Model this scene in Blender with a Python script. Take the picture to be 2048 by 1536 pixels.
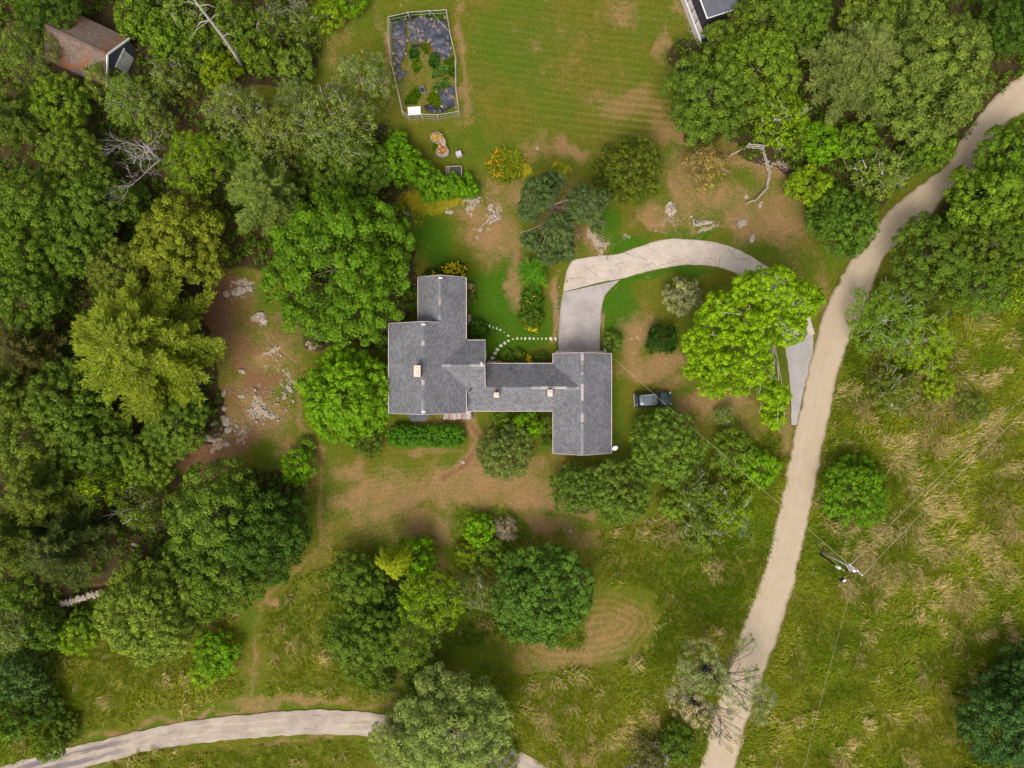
import bpy, math, random
import numpy as np
from mathutils import Vector, Matrix

# ------------------------------------------------------------------ scene, camera, sky, sun
S = bpy.context.scene
for o in list(bpy.data.objects):
    bpy.data.objects.remove(o, do_unlink=True)
COL = S.collection
H = 86.0                       # height of the drone above the ground, metres
PPM = 16.0                     # photograph pixels per metre on the ground

cam = bpy.data.cameras.new('camera')
cam.sensor_fit = 'HORIZONTAL'
cam.sensor_width = 36.0
cam.lens = 36.0 * H / (2048 / PPM)
cam.clip_end = 3000
cam.clip_start = 0.5
camo = bpy.data.objects.new('camera', cam)
camo.location = (0, 0, H)
COL.objects.link(camo)
S.camera = camo

SUN_EL, SUN_AZ = math.radians(56), math.radians(200)      # azimuth clockwise from north: a little west of south
world = bpy.data.worlds.new('World')
S.world = world
world.use_nodes = True
wn, wl = world.node_tree.nodes, world.node_tree.links
wn.clear()
sky = wn.new('ShaderNodeTexSky')
sky.sky_type = 'NISHITA'
sky.sun_disc = False
sky.sun_elevation = SUN_EL
sky.sun_rotation = SUN_AZ
sky.air_density = 1.0
sky.dust_density = 6.0
sky.ozone_density = 1.0
hs = wn.new('ShaderNodeHueSaturation')
hs.inputs['Saturation'].default_value = 0.35               # thin overcast: a pale sky
bg = wn.new('ShaderNodeBackground')
bg.inputs['Strength'].default_value = 0.15
wo = wn.new('ShaderNodeOutputWorld')
wl.new(sky.outputs[0], hs.inputs['Color'])
wl.new(hs.outputs[0], bg.inputs['Color'])
wl.new(bg.outputs[0], wo.inputs['Surface'])

sun = bpy.data.lights.new('sun', 'SUN')
sun.energy = 1.3
sun.angle = math.radians(28)
sun.color = (1.0, 0.93, 0.82)
suno = bpy.data.objects.new('sun', sun)
d = Vector((math.sin(SUN_AZ) * math.cos(SUN_EL), math.cos(SUN_AZ) * math.cos(SUN_EL), math.sin(SUN_EL)))
suno.rotation_euler = d.to_track_quat('Z', 'Y').to_euler()
suno.location = d * 200
COL.objects.link(suno)

S.view_settings.view_transform = 'Standard'
S.view_settings.look = 'None'
S.view_settings.exposure = 0.32
S.view_settings.gamma = 1.0
S.view_settings.use_curve_mapping = False
S.render.engine = 'CYCLES'
S.cycles.max_bounces = 5
S.cycles.diffuse_bounces = 3
S.cycles.glossy_bounces = 2
S.cycles.transmission_bounces = 2
S.cycles.transparent_max_bounces = 4
S.cycles.use_denoising = True
S.cycles.denoiser = 'OPENIMAGEDENOISE'
S.cycles.denoising_input_passes = 'RGB_ALBEDO_NORMAL'
S.cycles.denoising_prefilter = 'ACCURATE'
S.cycles.caustics_reflective = False
S.cycles.caustics_refractive = False

# ------------------------------------------------------------------ helpers
def X(px, z=0.0):
    return (px - 1024.0) / PPM * (H - z) / H
def Y(py, z=0.0):
    return (768.0 - py) / PPM * (H - z) / H
def W(px, py, z=0.0):
    return X(px, z), Y(py, z)
def smooth(a, b, x):
    t = np.clip((x - a) / (b - a), 0, 1)
    return t * t * (3 - 2 * t)

def mesh_arrays(name, V, F, mat=None, attr=None, smooth_shade=False, uv=None):
    """V (n,3), F (m,k) constant k; attr {name: (n,) or (n,4)}"""
    V = np.asarray(V, dtype=np.float32)
    F = np.asarray(F, dtype=np.int32)
    m = bpy.data.meshes.new(name)
    n, k = F.shape
    m.vertices.add(len(V))
    m.vertices.foreach_set('co', V.ravel())
    m.loops.add(n * k)
    m.loops.foreach_set('vertex_index', F.ravel())
    m.polygons.add(n)
    m.polygons.foreach_set('loop_start', np.arange(0, n * k, k, dtype=np.int32))
    m.polygons.foreach_set('loop_total', np.full(n, k, dtype=np.int32))
    if smooth_shade:
        m.polygons.foreach_set('use_smooth', np.ones(n, dtype=bool))
    m.update(calc_edges=True)
    if attr:
        for an, av in attr.items():
            av = np.asarray(av, dtype=np.float32)
            if av.ndim == 1:
                a = m.attributes.new(an, 'FLOAT', 'POINT')
                a.data.foreach_set('value', av)
            else:
                a = m.attributes.new(an, 'FLOAT_COLOR', 'POINT')
                a.data.foreach_set('color', av.ravel())
    if mat:
        m.materials.append(mat)
    return m

class MB:
    """collects polygons; build() links them as one mesh object"""
    def __init__(s):
        s.v, s.f, s.c, s.uv = [], [], [], []
    def poly(s, pts, c=0.5, uv=None):
        b = len(s.v)
        s.v += [tuple(p) for p in pts]
        s.f.append(tuple(range(b, b + len(pts))))
        s.c += [c] * len(pts)
        s.uv += list(uv) if uv else [(p[0], p[1]) for p in pts]
    def box(s, cx, cy, cz, sx, sy, sz, rz=0.0, c=0.5, rx=0.0, ry=0.0, taper=1.0):
        M = Matrix.Translation((cx, cy, cz)) @ Matrix.Rotation(rz, 4, 'Z') @ Matrix.Rotation(ry, 4, 'Y') @ Matrix.Rotation(rx, 4, 'X')
        P = []
        for dz in (-.5, .5):
            t = taper if dz > 0 else 1.0
            for dx, dy in ((-.5, -.5), (.5, -.5), (.5, .5), (-.5, .5)):
                P.append(tuple(M @ Vector((dx * sx * t, dy * sy * t, dz * sz))))
        b = len(s.v)
        s.v += P
        s.c += [c] * 8
        s.uv += [(p[0], p[1]) for p in P]
        for f in ((0, 3, 2, 1), (4, 5, 6, 7), (0, 1, 5, 4), (1, 2, 6, 5), (2, 3, 7, 6), (3, 0, 4, 7)):
            s.f.append(tuple(b + i for i in f))
        return s
    def beam(s, p, q, w, h=None, c=0.5):
        """box between two points"""
        p, q = Vector(p), Vector(q)
        h = h or w
        dv = q - p
        L = dv.length
        t = dv.normalized()
        up = Vector((0, 0, 1)) if abs(t.z) < .95 else Vector((0, 1, 0))
        a = t.cross(up).normalized() * w / 2
        bb = a.cross(t).normalized() * h / 2
        b = len(s.v)
        for e in (p, q):
            s.v += [tuple(e - a - bb), tuple(e + a - bb), tuple(e + a + bb), tuple(e - a + bb)]
        s.c += [c] * 8
        s.uv += [(0, 0)] * 8
        for f in ((0, 1, 2, 3), (7, 6, 5, 4), (0, 4, 5, 1), (1, 5, 6, 2), (2, 6, 7, 3), (3, 7, 4, 0)):
            s.f.append(tuple(b + i for i in f))
        return s
    def tube(s, pts, rad, n=6, c=0.5, cap=True):
        pts = [Vector(p) for p in pts]
        rings = []
        ref = Vector((0.31, 0.53, 0.79))
        for i, p in enumerate(pts):
            t = (pts[min(i + 1, len(pts) - 1)] - pts[max(i - 1, 0)]).normalized()
            a = t.cross(ref)
            if a.length < 1e-3:
                a = t.cross(Vector((1, 0, 0)))
            a.normalize()
            bvec = t.cross(a)
            r = rad[i] if hasattr(rad, '__len__') else rad
            b = len(s.v)
            for k in range(n):
                an = 2 * math.pi * k / n
                s.v.append(tuple(p + a * (math.cos(an) * r) + bvec * (math.sin(an) * r)))
            s.c += [c] * n
            s.uv += [(0, 0)] * n
            rings.append(b)
        for i in range(len(rings) - 1):
            for k in range(n):
                s.f.append((rings[i] + k, rings[i] + (k + 1) % n, rings[i + 1] + (k + 1) % n, rings[i + 1] + k))
        if cap and n > 2:
            s.f.append(tuple(rings[0] + k for k in reversed(range(n))))
            s.f.append(tuple(rings[-1] + k for k in range(n)))
        return s
    def lathe(s, cx, cy, prof, n=16, c=0.5):
        b = len(s.v)
        for r, z in prof:
            for k in range(n):
                a = 2 * math.pi * k / n
                s.v.append((cx + r * math.cos(a), cy + r * math.sin(a), z))
                s.c.append(c)
                s.uv.append((a, z))
        for i in range(len(prof) - 1):
            for k in range(n):
                s.f.append((b + i * n + k, b + i * n + (k + 1) % n, b + (i + 1) * n + (k + 1) % n, b + (i + 1) * n + k))
        s.f.append(tuple(b + k for k in reversed(range(n))))
        s.f.append(tuple(b + (len(prof) - 1) * n + k for k in range(n)))
        return s
    def mesh(s, name, mat, smooth_shade=False):
        m = bpy.data.meshes.new(name)
        m.from_pydata(s.v, [], s.f)
        a = m.attributes.new('leafc', 'FLOAT', 'POINT')
        a.data.foreach_set('value', np.array(s.c, dtype=np.float32))
        u = m.uv_layers.new(name='UVMap')
        idx = np.empty(len(m.loops), dtype=np.int32)
        m.loops.foreach_get('vertex_index', idx)
        u.data.foreach_set('uv', np.array(s.uv, dtype=np.float32)[idx].ravel())
        if smooth_shade:
            m.polygons.foreach_set('use_smooth', np.ones(len(m.polygons), dtype=bool))
        m.materials.append(mat)
        m.update()
        return m
    def build(s, name, mat, parent=None, smooth_shade=False, loc=None):
        return obj(name, s.mesh(name, mat, smooth_shade), parent, loc)

def obj(name, mesh, parent=None, loc=None, rz=0.0, sc=1.0, color=None):
    o = bpy.data.objects.new(name, mesh)
    COL.objects.link(o)
    if parent is not None:
        o.parent = parent
    if loc is not None:
        o.location = loc
    if rz:
        o.rotation_euler = (0, 0, rz)
    if sc != 1.0:
        o.scale = (sc, sc, sc) if not hasattr(sc, '__len__') else sc
    if color is not None:
        o.color = (*color, 1.0)
    return o
def tag(o, label=None, cat=None, group=None, kind=None):
    if label: o['label'] = label
    if cat: o['category'] = cat
    if group: o['group'] = group
    if kind: o['kind'] = kind
    return o
def thing(name, label, cat, loc=(0, 0, 0), rz=0.0, group=None):
    o = bpy.data.objects.new(name, None)
    o.empty_display_size = 0.3
    COL.objects.link(o)
    o.location = loc
    o.rotation_euler = (0, 0, rz)
    return tag(o, label, cat, group)

# ------------------------------------------------------------------ materials
class NT:
    def __init__(s, name):
        s.m = bpy.data.materials.new(name)
        s.m.use_nodes = True
        s.n, s.l = s.m.node_tree.nodes, s.m.node_tree.links
        s.n.clear()
        s.out = s.n.new('ShaderNodeOutputMaterial')
    def node(s, t, **kw):
        nd = s.n.new(t)
        for k, v in kw.items():
            setattr(nd, k, v)
        return nd
    def val(s, x):
        return x
    def setin(s, nd, i, x):
        if hasattr(x, 'is_linked') or hasattr(x, 'links'):
            s.l.new(x, nd.inputs[i])
        else:
            nd.inputs[i].default_value = x
    def math(s, op, a, b=0.0, c=None, clamp=False):
        nd = s.node('ShaderNodeMath', operation=op, use_clamp=clamp)
        s.setin(nd, 0, a)
        s.setin(nd, 1, b)
        if c is not None: s.setin(nd, 2, c)
        return nd.outputs[0]
    def mix(s, f, a, b, mode='MIX'):
        nd = s.node('ShaderNodeMix', data_type='RGBA', blend_type=mode)
        s.setin(nd, 0, f)
        s.setin(nd, 6, a if not isinstance(a, tuple) else (*a, 1)[:4])
        s.setin(nd, 7, b if not isinstance(b, tuple) else (*b, 1)[:4])
        return nd.outputs[2]
    def noise(s, scale, detail=3, rough=.55, vec=None, dist=0.0):
        nd = s.node('ShaderNodeTexNoise')
        nd.inputs['Scale'].default_value = scale
        nd.inputs['Detail'].default_value = detail
        nd.inputs['Roughness'].default_value = rough
        nd.inputs['Distortion'].default_value = dist
        s.l.new(vec if vec is not None else s.pos(), nd.inputs['Vector'])
        return nd.outputs[0]
    def pos(s):
        if not hasattr(s, '_p'):
            s._p = s.node('ShaderNodeNewGeometry').outputs['Position']
        return s._p
    def objc(s):
        if not hasattr(s, '_o'):
            s._o = s.node('ShaderNodeTexCoord').outputs['Object']
        return s._o
    def step(s, x, a, b, lo=0.0, hi=1.0):
        nd = s.node('ShaderNodeMapRange', interpolation_type='SMOOTHSTEP')
        s.setin(nd, 0, x)
        nd.inputs[1].default_value = a
        nd.inputs[2].default_value = b
        nd.inputs[3].default_value = lo
        nd.inputs[4].default_value = hi
        return nd.outputs[0]
    def attr(s, name):
        return s.node('ShaderNodeAttribute', attribute_name=name)
    def scalecol(s, col, f):
        nd = s.node('ShaderNodeVectorMath', operation='SCALE')
        s.setin(nd, 0, col if not isinstance(col, tuple) else col[:3])
        s.setin(nd, 3, f)
        return nd.outputs[0]
    def bump(s, h, strength=.3, dist=.05):
        nd = s.node('ShaderNodeBump')
        nd.inputs['Strength'].default_value = strength
        nd.inputs['Distance'].default_value = dist
        s.l.new(h, nd.inputs['Height'])
        return nd.outputs[0]
    def princ(s, col, rough=.8, spec=.3, metal=0.0, normal=None, coat=0.0):
        p = s.node('ShaderNodeBsdfPrincipled')
        s.setin(p, 'Base Color', col if not isinstance(col, tuple) else (*col, 1)[:4])
        s.setin(p, 'Roughness', rough)
        p.inputs['Specular IOR Level'].default_value = spec
        p.inputs['Metallic'].default_value = metal
        p.inputs['Coat Weight'].default_value = coat
        if normal is not None: s.l.new(normal, p.inputs['Normal'])
        s.l.new(p.outputs[0], s.out.inputs[0])
        return s.m

def plain(name, col, rough=.7, spec=.3, metal=0.0, var=.25, scale=3.0, coat=0.0, bump=0.0):
    t = NT(name)
    n = t.noise(scale, 4, .6, t.objc())
    f = t.step(n, .25, .75, 1 - var, 1 + var)
    c = t.scalecol(col, f)
    nm = t.bump(t.noise(scale * 6, 3, .6, t.objc()), bump, .02) if bump else None
    return t.princ(c, rough, spec, metal, nm, coat)

def leaf_mat(name, trans=.22, hue=(1.12, 1.08, .75), lo=.55, hi=1.5):
    t = NT(name)
    oi = t.node('ShaderNodeObjectInfo').outputs['Color']
    a = t.attr('leafc').outputs['Fac']
    f = t.step(a, 0, 1, lo, hi)
    warm = t.mix(1.0, oi, (*hue, 1), 'MULTIPLY')
    c = t.mix(t.step(a, .45, 1.0), oi, warm)
    c = t.scalecol(c, f)
    c = t.mix(1.0, c, (1.10, 1.14, .72, 1), 'MULTIPLY')
    df = t.node('ShaderNodeBsdfDiffuse')
    tr = t.node('ShaderNodeBsdfTranslucent')
    t.l.new(c, df.inputs[0])
    t.l.new(t.scalecol(c, 1.15), tr.inputs[0])
    mx = t.node('ShaderNodeMixShader')
    mx.inputs[0].default_value = trans
    t.l.new(df.outputs[0], mx.inputs[1])
    t.l.new(tr.outputs[0], mx.inputs[2])
    gl = t.node('ShaderNodeBsdfGlossy')
    gl.inputs['Roughness'].default_value = .5
    gl.inputs['Color'].default_value = (.9, .95, .85, 1)
    m2 = t.node('ShaderNodeMixShader')
    m2.inputs[0].default_value = .006
    t.l.new(mx.outputs[0], m2.inputs[1])
    t.l.new(gl.outputs[0], m2.inputs[2])
    t.l.new(m2.outputs[0], t.out.inputs[0])
    return t.m

def bark_mat(name):
    t = NT(name)
    oi = t.node('ShaderNodeObjectInfo').outputs['Color']
    n = t.noise(6, 4, .65, t.objc())
    return t.princ(t.scalecol(oi, t.step(n, .25, .75, .6, 1.4)), .9, .1)

LEAF = leaf_mat('leaf')
NEEDLE = leaf_mat('needle', .15, (1.15, 1.05, .8))
BARK = bark_mat('bark')

def shingle_mat(name, c1, c2, patch=None, amount=0.0):
    t = NT(name)
    uv = t.node('ShaderNodeUVMap').outputs[0]
    def tabs(width, row, seed):
        b = t.node('ShaderNodeTexBrick')
        b.offset = .5
        t.l.new(uv, b.inputs['Vector'])
        b.inputs['Scale'].default_value = 1.0
        b.inputs['Brick Width'].default_value = width
        b.inputs['Row Height'].default_value = row
        b.inputs['Mortar Size'].default_value = .008
        b.inputs['Color1'].default_value = (0, 0, 0, 1)
        b.inputs['Color2'].default_value = (1, 1, 1, 1)
        b.inputs['Mortar'].default_value = (.1, .1, .1, 1)
        b.inputs['Bias'].default_value = 0.0
        return b.outputs['Color']
    b1 = tabs(.30, .17, 0)
    sep = t.node('ShaderNodeSeparateColor')
    t.l.new(b1, sep.inputs[0])
    n2 = t.noise(9.0, 2, .7, uv)
    f = t.math('ADD', t.math('MULTIPLY', sep.outputs[0], .55), t.math('MULTIPLY', t.step(n2, .3, .7), .45), clamp=True)
    c = t.mix(f, (*c1, 1), (*c2, 1))
    big = t.noise(.45, 3, .6)
    c = t.scalecol(c, t.step(big, .3, .7, .88, 1.1))
    if patch:
        pn = t.noise(.35, 4, .65, None, .6)
        c = t.mix(t.step(pn, .46, .62, 0, amount), c, (*patch, 1))
    nm = t.bump(sep.outputs[0], .35, .02)
    return t.princ(c, .92, .15, 0, nm)

ROOF = shingle_mat('grey_asphalt_shingles', (.085, .085, .094), (.235, .23, .24))
ROOF_BROWN = shingle_mat('brown_mossy_shingles', (.10, .068, .052), (.23, .17, .135), (.24, .075, .022), .75)
ROOF_DARK = shingle_mat('dark_shingles', (.055, .056, .068), (.115, .115, .13))
CLAP = plain('cream_clapboard', (.62, .56, .46), .7, .3, 0, .08, 1.5)
TRIM = plain('pale_pink_trim', (.50, .41, .38), .6, .3, 0, .12, 2)
WHITE = plain('white_paint', (.78, .77, .74), .5, .3, 0, .08, 2)
GLASS = plain('dark_window_glass', (.02, .025, .03), .08, .6, 0, .2, 1)
BRICK = plain('chimney_brick', (.30, .12, .07), .9, .2, 0, .35, 6)
CAP = plain('chimney_cap', (.66, .53, .42), .85, .2, 0, .15, 4)
DARK = plain('dark_metal', (.025, .027, .035), .5, .4, 0, .2, 3)
WOODGREY = plain('weathered_wood', (.34, .28, .27), .9, .1, 0, .3, 5)
WOODRED = plain('red_brown_decking', (.28, .14, .10), .85, .2, 0, .3, 5)
WOODTAN = plain('tan_wood', (.42, .31, .18), .85, .2, 0, .25, 5)
STONE = plain('granite', (.35, .285, .225), .9, .2, 0, .5, 2.5, 0, .6)
PAVER = plain('stepping_stone', (.60, .58, .47), .9, .2, 0, .2, 5)
CONC = plain('pale_concrete', (.55, .45, .36), .9, .2, 0, .15, 3)

# ------------------------------------------------------------------ the ground: painted kinds of cover, as masks over a grid
RNG = np.random.default_rng(7)
def vnoise(shape, cell, rng, octaves=3):
    out = np.zeros(shape)
    amp, tot = 1.0, 0.0
    ny, nx = shape
    for o in range(octaves):
        c = max(1.5, cell / 2 ** o)
        gy, gx = int(ny / c) + 3, int(nx / c) + 3
        g = rng.random((gy, gx))
        yy, xx = np.arange(ny) / c, np.arange(nx) / c
        iy, ix = yy.astype(int), xx.astype(int)
        fy, fx = yy - iy, xx - ix
        fy, fx = fy * fy * (3 - 2 * fy), fx * fx * (3 - 2 * fx)
        a = g[iy][:, ix] * (1 - fx) + g[iy][:, ix + 1] * fx
        b = g[iy + 1][:, ix] * (1 - fx) + g[iy + 1][:, ix + 1] * fx
        out += amp * (a * (1 - fy[:, None]) + b * fy[:, None])
        tot += amp
        amp *= .55
    return out / tot

STEP = 6.0                                     # one grid cell in photograph pixels (0.375 m)
GX = np.arange(-120, 2048 + 121, STEP)
GY = np.arange(-120, 1536 + 121, STEP)
PXg, PYg = np.meshgrid(GX, GY)
WX = (vnoise(PXg.shape, 9, RNG) - .5) * 70
WY = (vnoise(PXg.shape, 9, RNG) - .5) * 70
PXw, PYw = PXg + WX, PYg + WY
NAMES = ['dry', 'lush', 'soil', 'meadow', 'rock', 'moss', 'wood', 'mow', 'straw', 'weeds']
M = {k: np.zeros(PXg.shape) for k in NAMES}
def blob(name, x, y, rx, ry, ang=0.0, v=1.0, soft=.6):
    a = math.radians(ang)
    dx, dy = PXw - x, PYw - y
    u = (dx * math.cos(a) + dy * math.sin(a)) / rx
    w = (-dx * math.sin(a) + dy * math.cos(a)) / ry
    r = np.sqrt(u * u + w * w)
    M[name] = np.maximum(M[name], v * (1 - smooth(1 - soft * .6, 1 + soft * .7, r)))
def polydist(pts, warp=1.0):
    P = np.array(pts, float)
    x, y = PXg + WX * warp, PYg + WY * warp
    inside = np.zeros(x.shape, bool)
    dist = np.full(x.shape, 1e9)
    for i in range(len(P)):
        x0, y0 = P[i]
        x1, y1 = P[(i + 1) % len(P)]
        if y0 != y1:
            cond = ((y0 > y) != (y1 > y)) & (x < (x1 - x0) * (y - y0) / (y1 - y0) + x0)
            inside ^= cond
        L2 = (x1 - x0) ** 2 + (y1 - y0) ** 2
        t = np.clip(((x - x0) * (x1 - x0) + (y - y0) * (y1 - y0)) / max(L2, 1e-6), 0, 1)
        dist = np.minimum(dist, np.hypot(x - x0 - t * (x1 - x0), y - y0 - t * (y1 - y0)))
    return np.where(inside, dist, -dist)
def poly(name, pts, soft=14, v=1.0, warp=.7):
    M[name] = np.maximum(M[name], v * smooth(-soft, soft, polydist(pts, warp)))

poly('meadow', [(1720, 640), (1900, 620), (2200, 600), (2200, 1700), (1460, 1700), (1500, 1480), (1560, 1310), (1608, 1060), (1648, 880), (1675, 720)], 6)
poly('meadow', [(960, 1330), (1040, 1345), (1200, 1335), (1300, 1290), (1325, 1220), (1290, 1165), (1190, 1150), (1200, 1060), (1330, 1040), (1420, 960), (1580, 900), (1570, 1000), (1530, 1160), (1465, 1330), (1410, 1560), (1090, 1560), (1000, 1420)], 10)
poly('meadow', [(530, 1225), (600, 1150), (690, 1110), (720, 1330), (790, 1395), (530, 1398)], 14, .55)
poly('meadow', [(120, 1290), (250, 1270), (470, 1230), (490, 1390), (270, 1435), (120, 1480)], 16, .8)
poly('meadow', [(140, 1570), (290, 1516), (420, 1496), (560, 1488), (735, 1486), (740, 1570)], 8, .75)
poly('meadow', [(1420, 870), (1560, 850), (1560, 1000), (1420, 1000)], 16, .5)
poly('straw', [(1700, 800), (1990, 700), (2060, 1000), (2000, 1200), (1850, 1230), (1700, 1170), (1720, 1060), (1800, 980), (1780, 880)], 60, .8)
poly('straw', [(1040, 1380), (1300, 1340), (1330, 1440), (1200, 1536), (1050, 1480)], 60, .5)
for b in [(1420, 1150, 60, 45), (1590, 1320, 30, 60), (1720, 1500, 60, 40), (1990, 1260, 50, 60), (1350, 1060, 50, 30), (1760, 700, 40, 30), (1700, 1020, 30, 30)]:
    blob('straw', *b, 0, .5, 1.2)
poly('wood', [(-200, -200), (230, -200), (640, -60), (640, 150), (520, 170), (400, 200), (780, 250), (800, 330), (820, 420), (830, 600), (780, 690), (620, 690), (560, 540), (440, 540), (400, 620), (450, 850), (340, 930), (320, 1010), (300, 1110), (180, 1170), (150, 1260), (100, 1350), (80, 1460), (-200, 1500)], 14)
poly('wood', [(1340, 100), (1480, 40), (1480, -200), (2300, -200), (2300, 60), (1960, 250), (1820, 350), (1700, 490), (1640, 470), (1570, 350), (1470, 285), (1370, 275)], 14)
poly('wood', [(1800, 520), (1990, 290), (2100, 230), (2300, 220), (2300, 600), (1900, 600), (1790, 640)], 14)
poly('weeds', [(660, 1100), (840, 1090), (940, 1180), (1180, 1180), (1160, 1280), (900, 1300), (760, 1360), (660, 1300)], 14, .9)
poly('wood', [(330, 950), (600, 940), (610, 1100), (440, 1230), (230, 1250), (200, 1180)], 12, .8)
poly('wood', [(1900, 1340), (2200, 1250), (2200, 1700), (1950, 1700)], 16, .8)
poly('weeds', [(820, 1350), (1000, 1350), (1040, 1500), (1000, 1560), (800, 1560)], 14, .8)
poly('weeds', [(900, 1010), (1020, 1010), (1060, 1080), (1010, 1140), (920, 1130)], 12, .8)
poly('weeds', [(1330, 950), (1540, 880), (1540, 1020), (1480, 1100), (1330, 1080)], 16, .75)
poly('weeds', [(1680, 560), (1920, 560), (1930, 720), (1800, 870), (1680, 830)], 16, .8)
poly('weeds', [(0, 1250), (120, 1260), (150, 1420), (100, 1520), (-60, 1560), (-60, 1250)], 16, .8)
poly('weeds', [(640, -40), (760, -60), (640, 120)], 16, .6)

DRY = [(760, 990, 95, 42, -8, .8), (960, 960, 120, 40, -12, .9), (1050, 990, 60, 26, 8, .9), (960, 890, 30, 45, 20, .75), (690, 940, 42, 24, 0, .75),
       (850, 1055, 110, 24, 0, .65), (730, 1030, 60, 50, 0, .5), (880, 838, 90, 12, 0, .75), (860, 900, 70, 10, 0, .4),
       (510, 730, 95, 130, 10, .42), (470, 600, 70, 45, 0, .4), (500, 825, 75, 60, 0, .8), (395, 910, 55, 50, -40, .8), (545, 715, 24, 60, 30, .7), (590, 930, 34, 60, 0, .6), (560, 890, 50, 20, 10, .5),
       (985, 470, 50, 55, 0, .85), (1022, 570, 22, 55, 0, .75), (955, 420, 50, 22, 0, .6), (990, 400, 25, 50, -20, .5), (1115, 620, 8, 70, 0, .6),
       (1530, 430, 115, 60, 10, .75), (1390, 370, 60, 70, 0, .65), (1550, 330, 60, 40, 0, .75), (1320, 430, 40, 26, 0, .7), (1130, 310, 34, 16, 10, .85), (1068, 295, 26, 22, 0, .5),
       (1160, 400, 40, 40, 0, .6), (1030, 390, 20, 36, -20, .7), (1190, 485, 22, 20, 0, .7), (1240, 300, 40, 20, 0, .4), (1480, 300, 50, 30, 0, .5),
       (1250, 22, 48, 28, 0, .6), (1335, 110, 12, 30, 10, .8), (1270, 215, 80, 24, 4, .7), (1340, 255, 50, 34, 0, .75), (1370, 15, 30, 30, 0, .6), (1150, 150, 70, 40, 0, .25), (1100, 60, 60, 30, 0, .25),
       (1275, 680, 26, 50, 0, .85), (1300, 735, 70, 20, -6, .75), (1440, 805, 70, 30, -10, .7), (1350, 770, 50, 30, 0, .35), (1560, 880, 20, 60, 0, .6), (1480, 860, 60, 26, 0, .4),
       (1150, 1285, 110, 42, -4, .66), (1230, 1250, 50, 50, 0, .5), (1080, 1055, 70, 22, 12, .75), (1000, 1200, 60, 40, 20, .5), (1170, 1070, 60, 16, 6, .5), (1590, 520, 60, 40, 0, .35), (1640, 600, 14, 60, 20, .5),
       (506, 1290, 8, 110, 2, .4), (640, 1090, 20, 60, 20, .35), (550, 1200, 18, 14, 0, .7),
       (925, 110, 9, 130, 0, .7), (770, 130, 10, 120, -5, .65), (850, 245, 70, 8, -4, .4), (680, 80, 40, 60, 30, .35),
       (420, 1435, 360, 8, -10, .6), (620, 1408, 200, 8, 2, .7), (450, 1500, 330, 6, -8, .6), (215, 1150, 35, 22, -30, .8), (200, 1120, 50, 40, -30, .6), (230, 100, 30, 40, 0, .5),
       (1455, 90, 22, 40, 0, .9), (1450, 60, 40, 30, 0, .6)]
for x, y, rx, ry, a, v in DRY:
    blob('dry', x, y, rx, ry, a, v, 1.3)
def stroke(name, pts, width, v=.7, soft=1.2):
    for i in range(len(pts) - 1):
        (x0, y0), (x1, y1) = pts[i], pts[i + 1]
        dx, dy = PXg + WX * .25 - x0, PYg + WY * .25 - y0
        L = math.hypot(x1 - x0, y1 - y0)
        t = np.clip((dx * (x1 - x0) + dy * (y1 - y0)) / L ** 2, 0, 1)
        dd_ = np.hypot(dx - t * (x1 - x0), dy - t * (y1 - y0))
        M[name] = np.maximum(M[name], v * (1 - smooth(width * (1 - .5 * soft), width * (1 + .5 * soft), dd_)))
stroke('dry', [(945, 845), (962, 880), (935, 925), (885, 960), (830, 1000), (750, 1030)], 13, .95)
stroke('dry', [(885, 960), (960, 955), (1040, 985), (1110, 1010), (1180, 1030)], 14, .9)
stroke('soil', [(950, 850), (960, 880), (935, 925), (890, 958)], 8, .6)
stroke('dry', [(645, 1085), (600, 1135), (540, 1185), (512, 1230), (505, 1400)], 5, .45)
stroke('dry', [(600, 790), (600, 850), (640, 900), (635, 1000), (640, 1080)], 6, .55)
stroke('dry', [(690, 20), (640, 90), (600, 150), (480, 170), (400, 190)], 12, .6)
stroke('dry', [(1210, 560), (1206, 620), (1202, 690)], 3, .8)
stroke('dry', [(1112, 560), (1112, 640), (1108, 690)], 5, .75)
stroke('dry', [(1385, 460), (1378, 400), (1395, 350)], 6, .7)
poly('dry', [(785, 40), (890, 25), (908, 110), (908, 215), (806, 228), (785, 120)], 6, .35)
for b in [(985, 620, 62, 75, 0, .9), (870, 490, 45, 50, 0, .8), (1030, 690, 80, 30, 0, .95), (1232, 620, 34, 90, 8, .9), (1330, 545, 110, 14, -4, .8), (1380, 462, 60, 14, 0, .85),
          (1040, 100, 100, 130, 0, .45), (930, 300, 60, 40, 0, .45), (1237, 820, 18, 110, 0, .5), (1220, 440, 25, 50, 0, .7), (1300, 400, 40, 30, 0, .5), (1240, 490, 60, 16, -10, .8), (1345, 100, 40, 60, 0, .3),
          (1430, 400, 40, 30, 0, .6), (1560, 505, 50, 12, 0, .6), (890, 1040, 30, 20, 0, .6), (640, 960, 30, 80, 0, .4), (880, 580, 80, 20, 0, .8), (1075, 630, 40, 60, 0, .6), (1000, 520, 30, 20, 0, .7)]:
    blob('lush', *b, 1.2)
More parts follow.
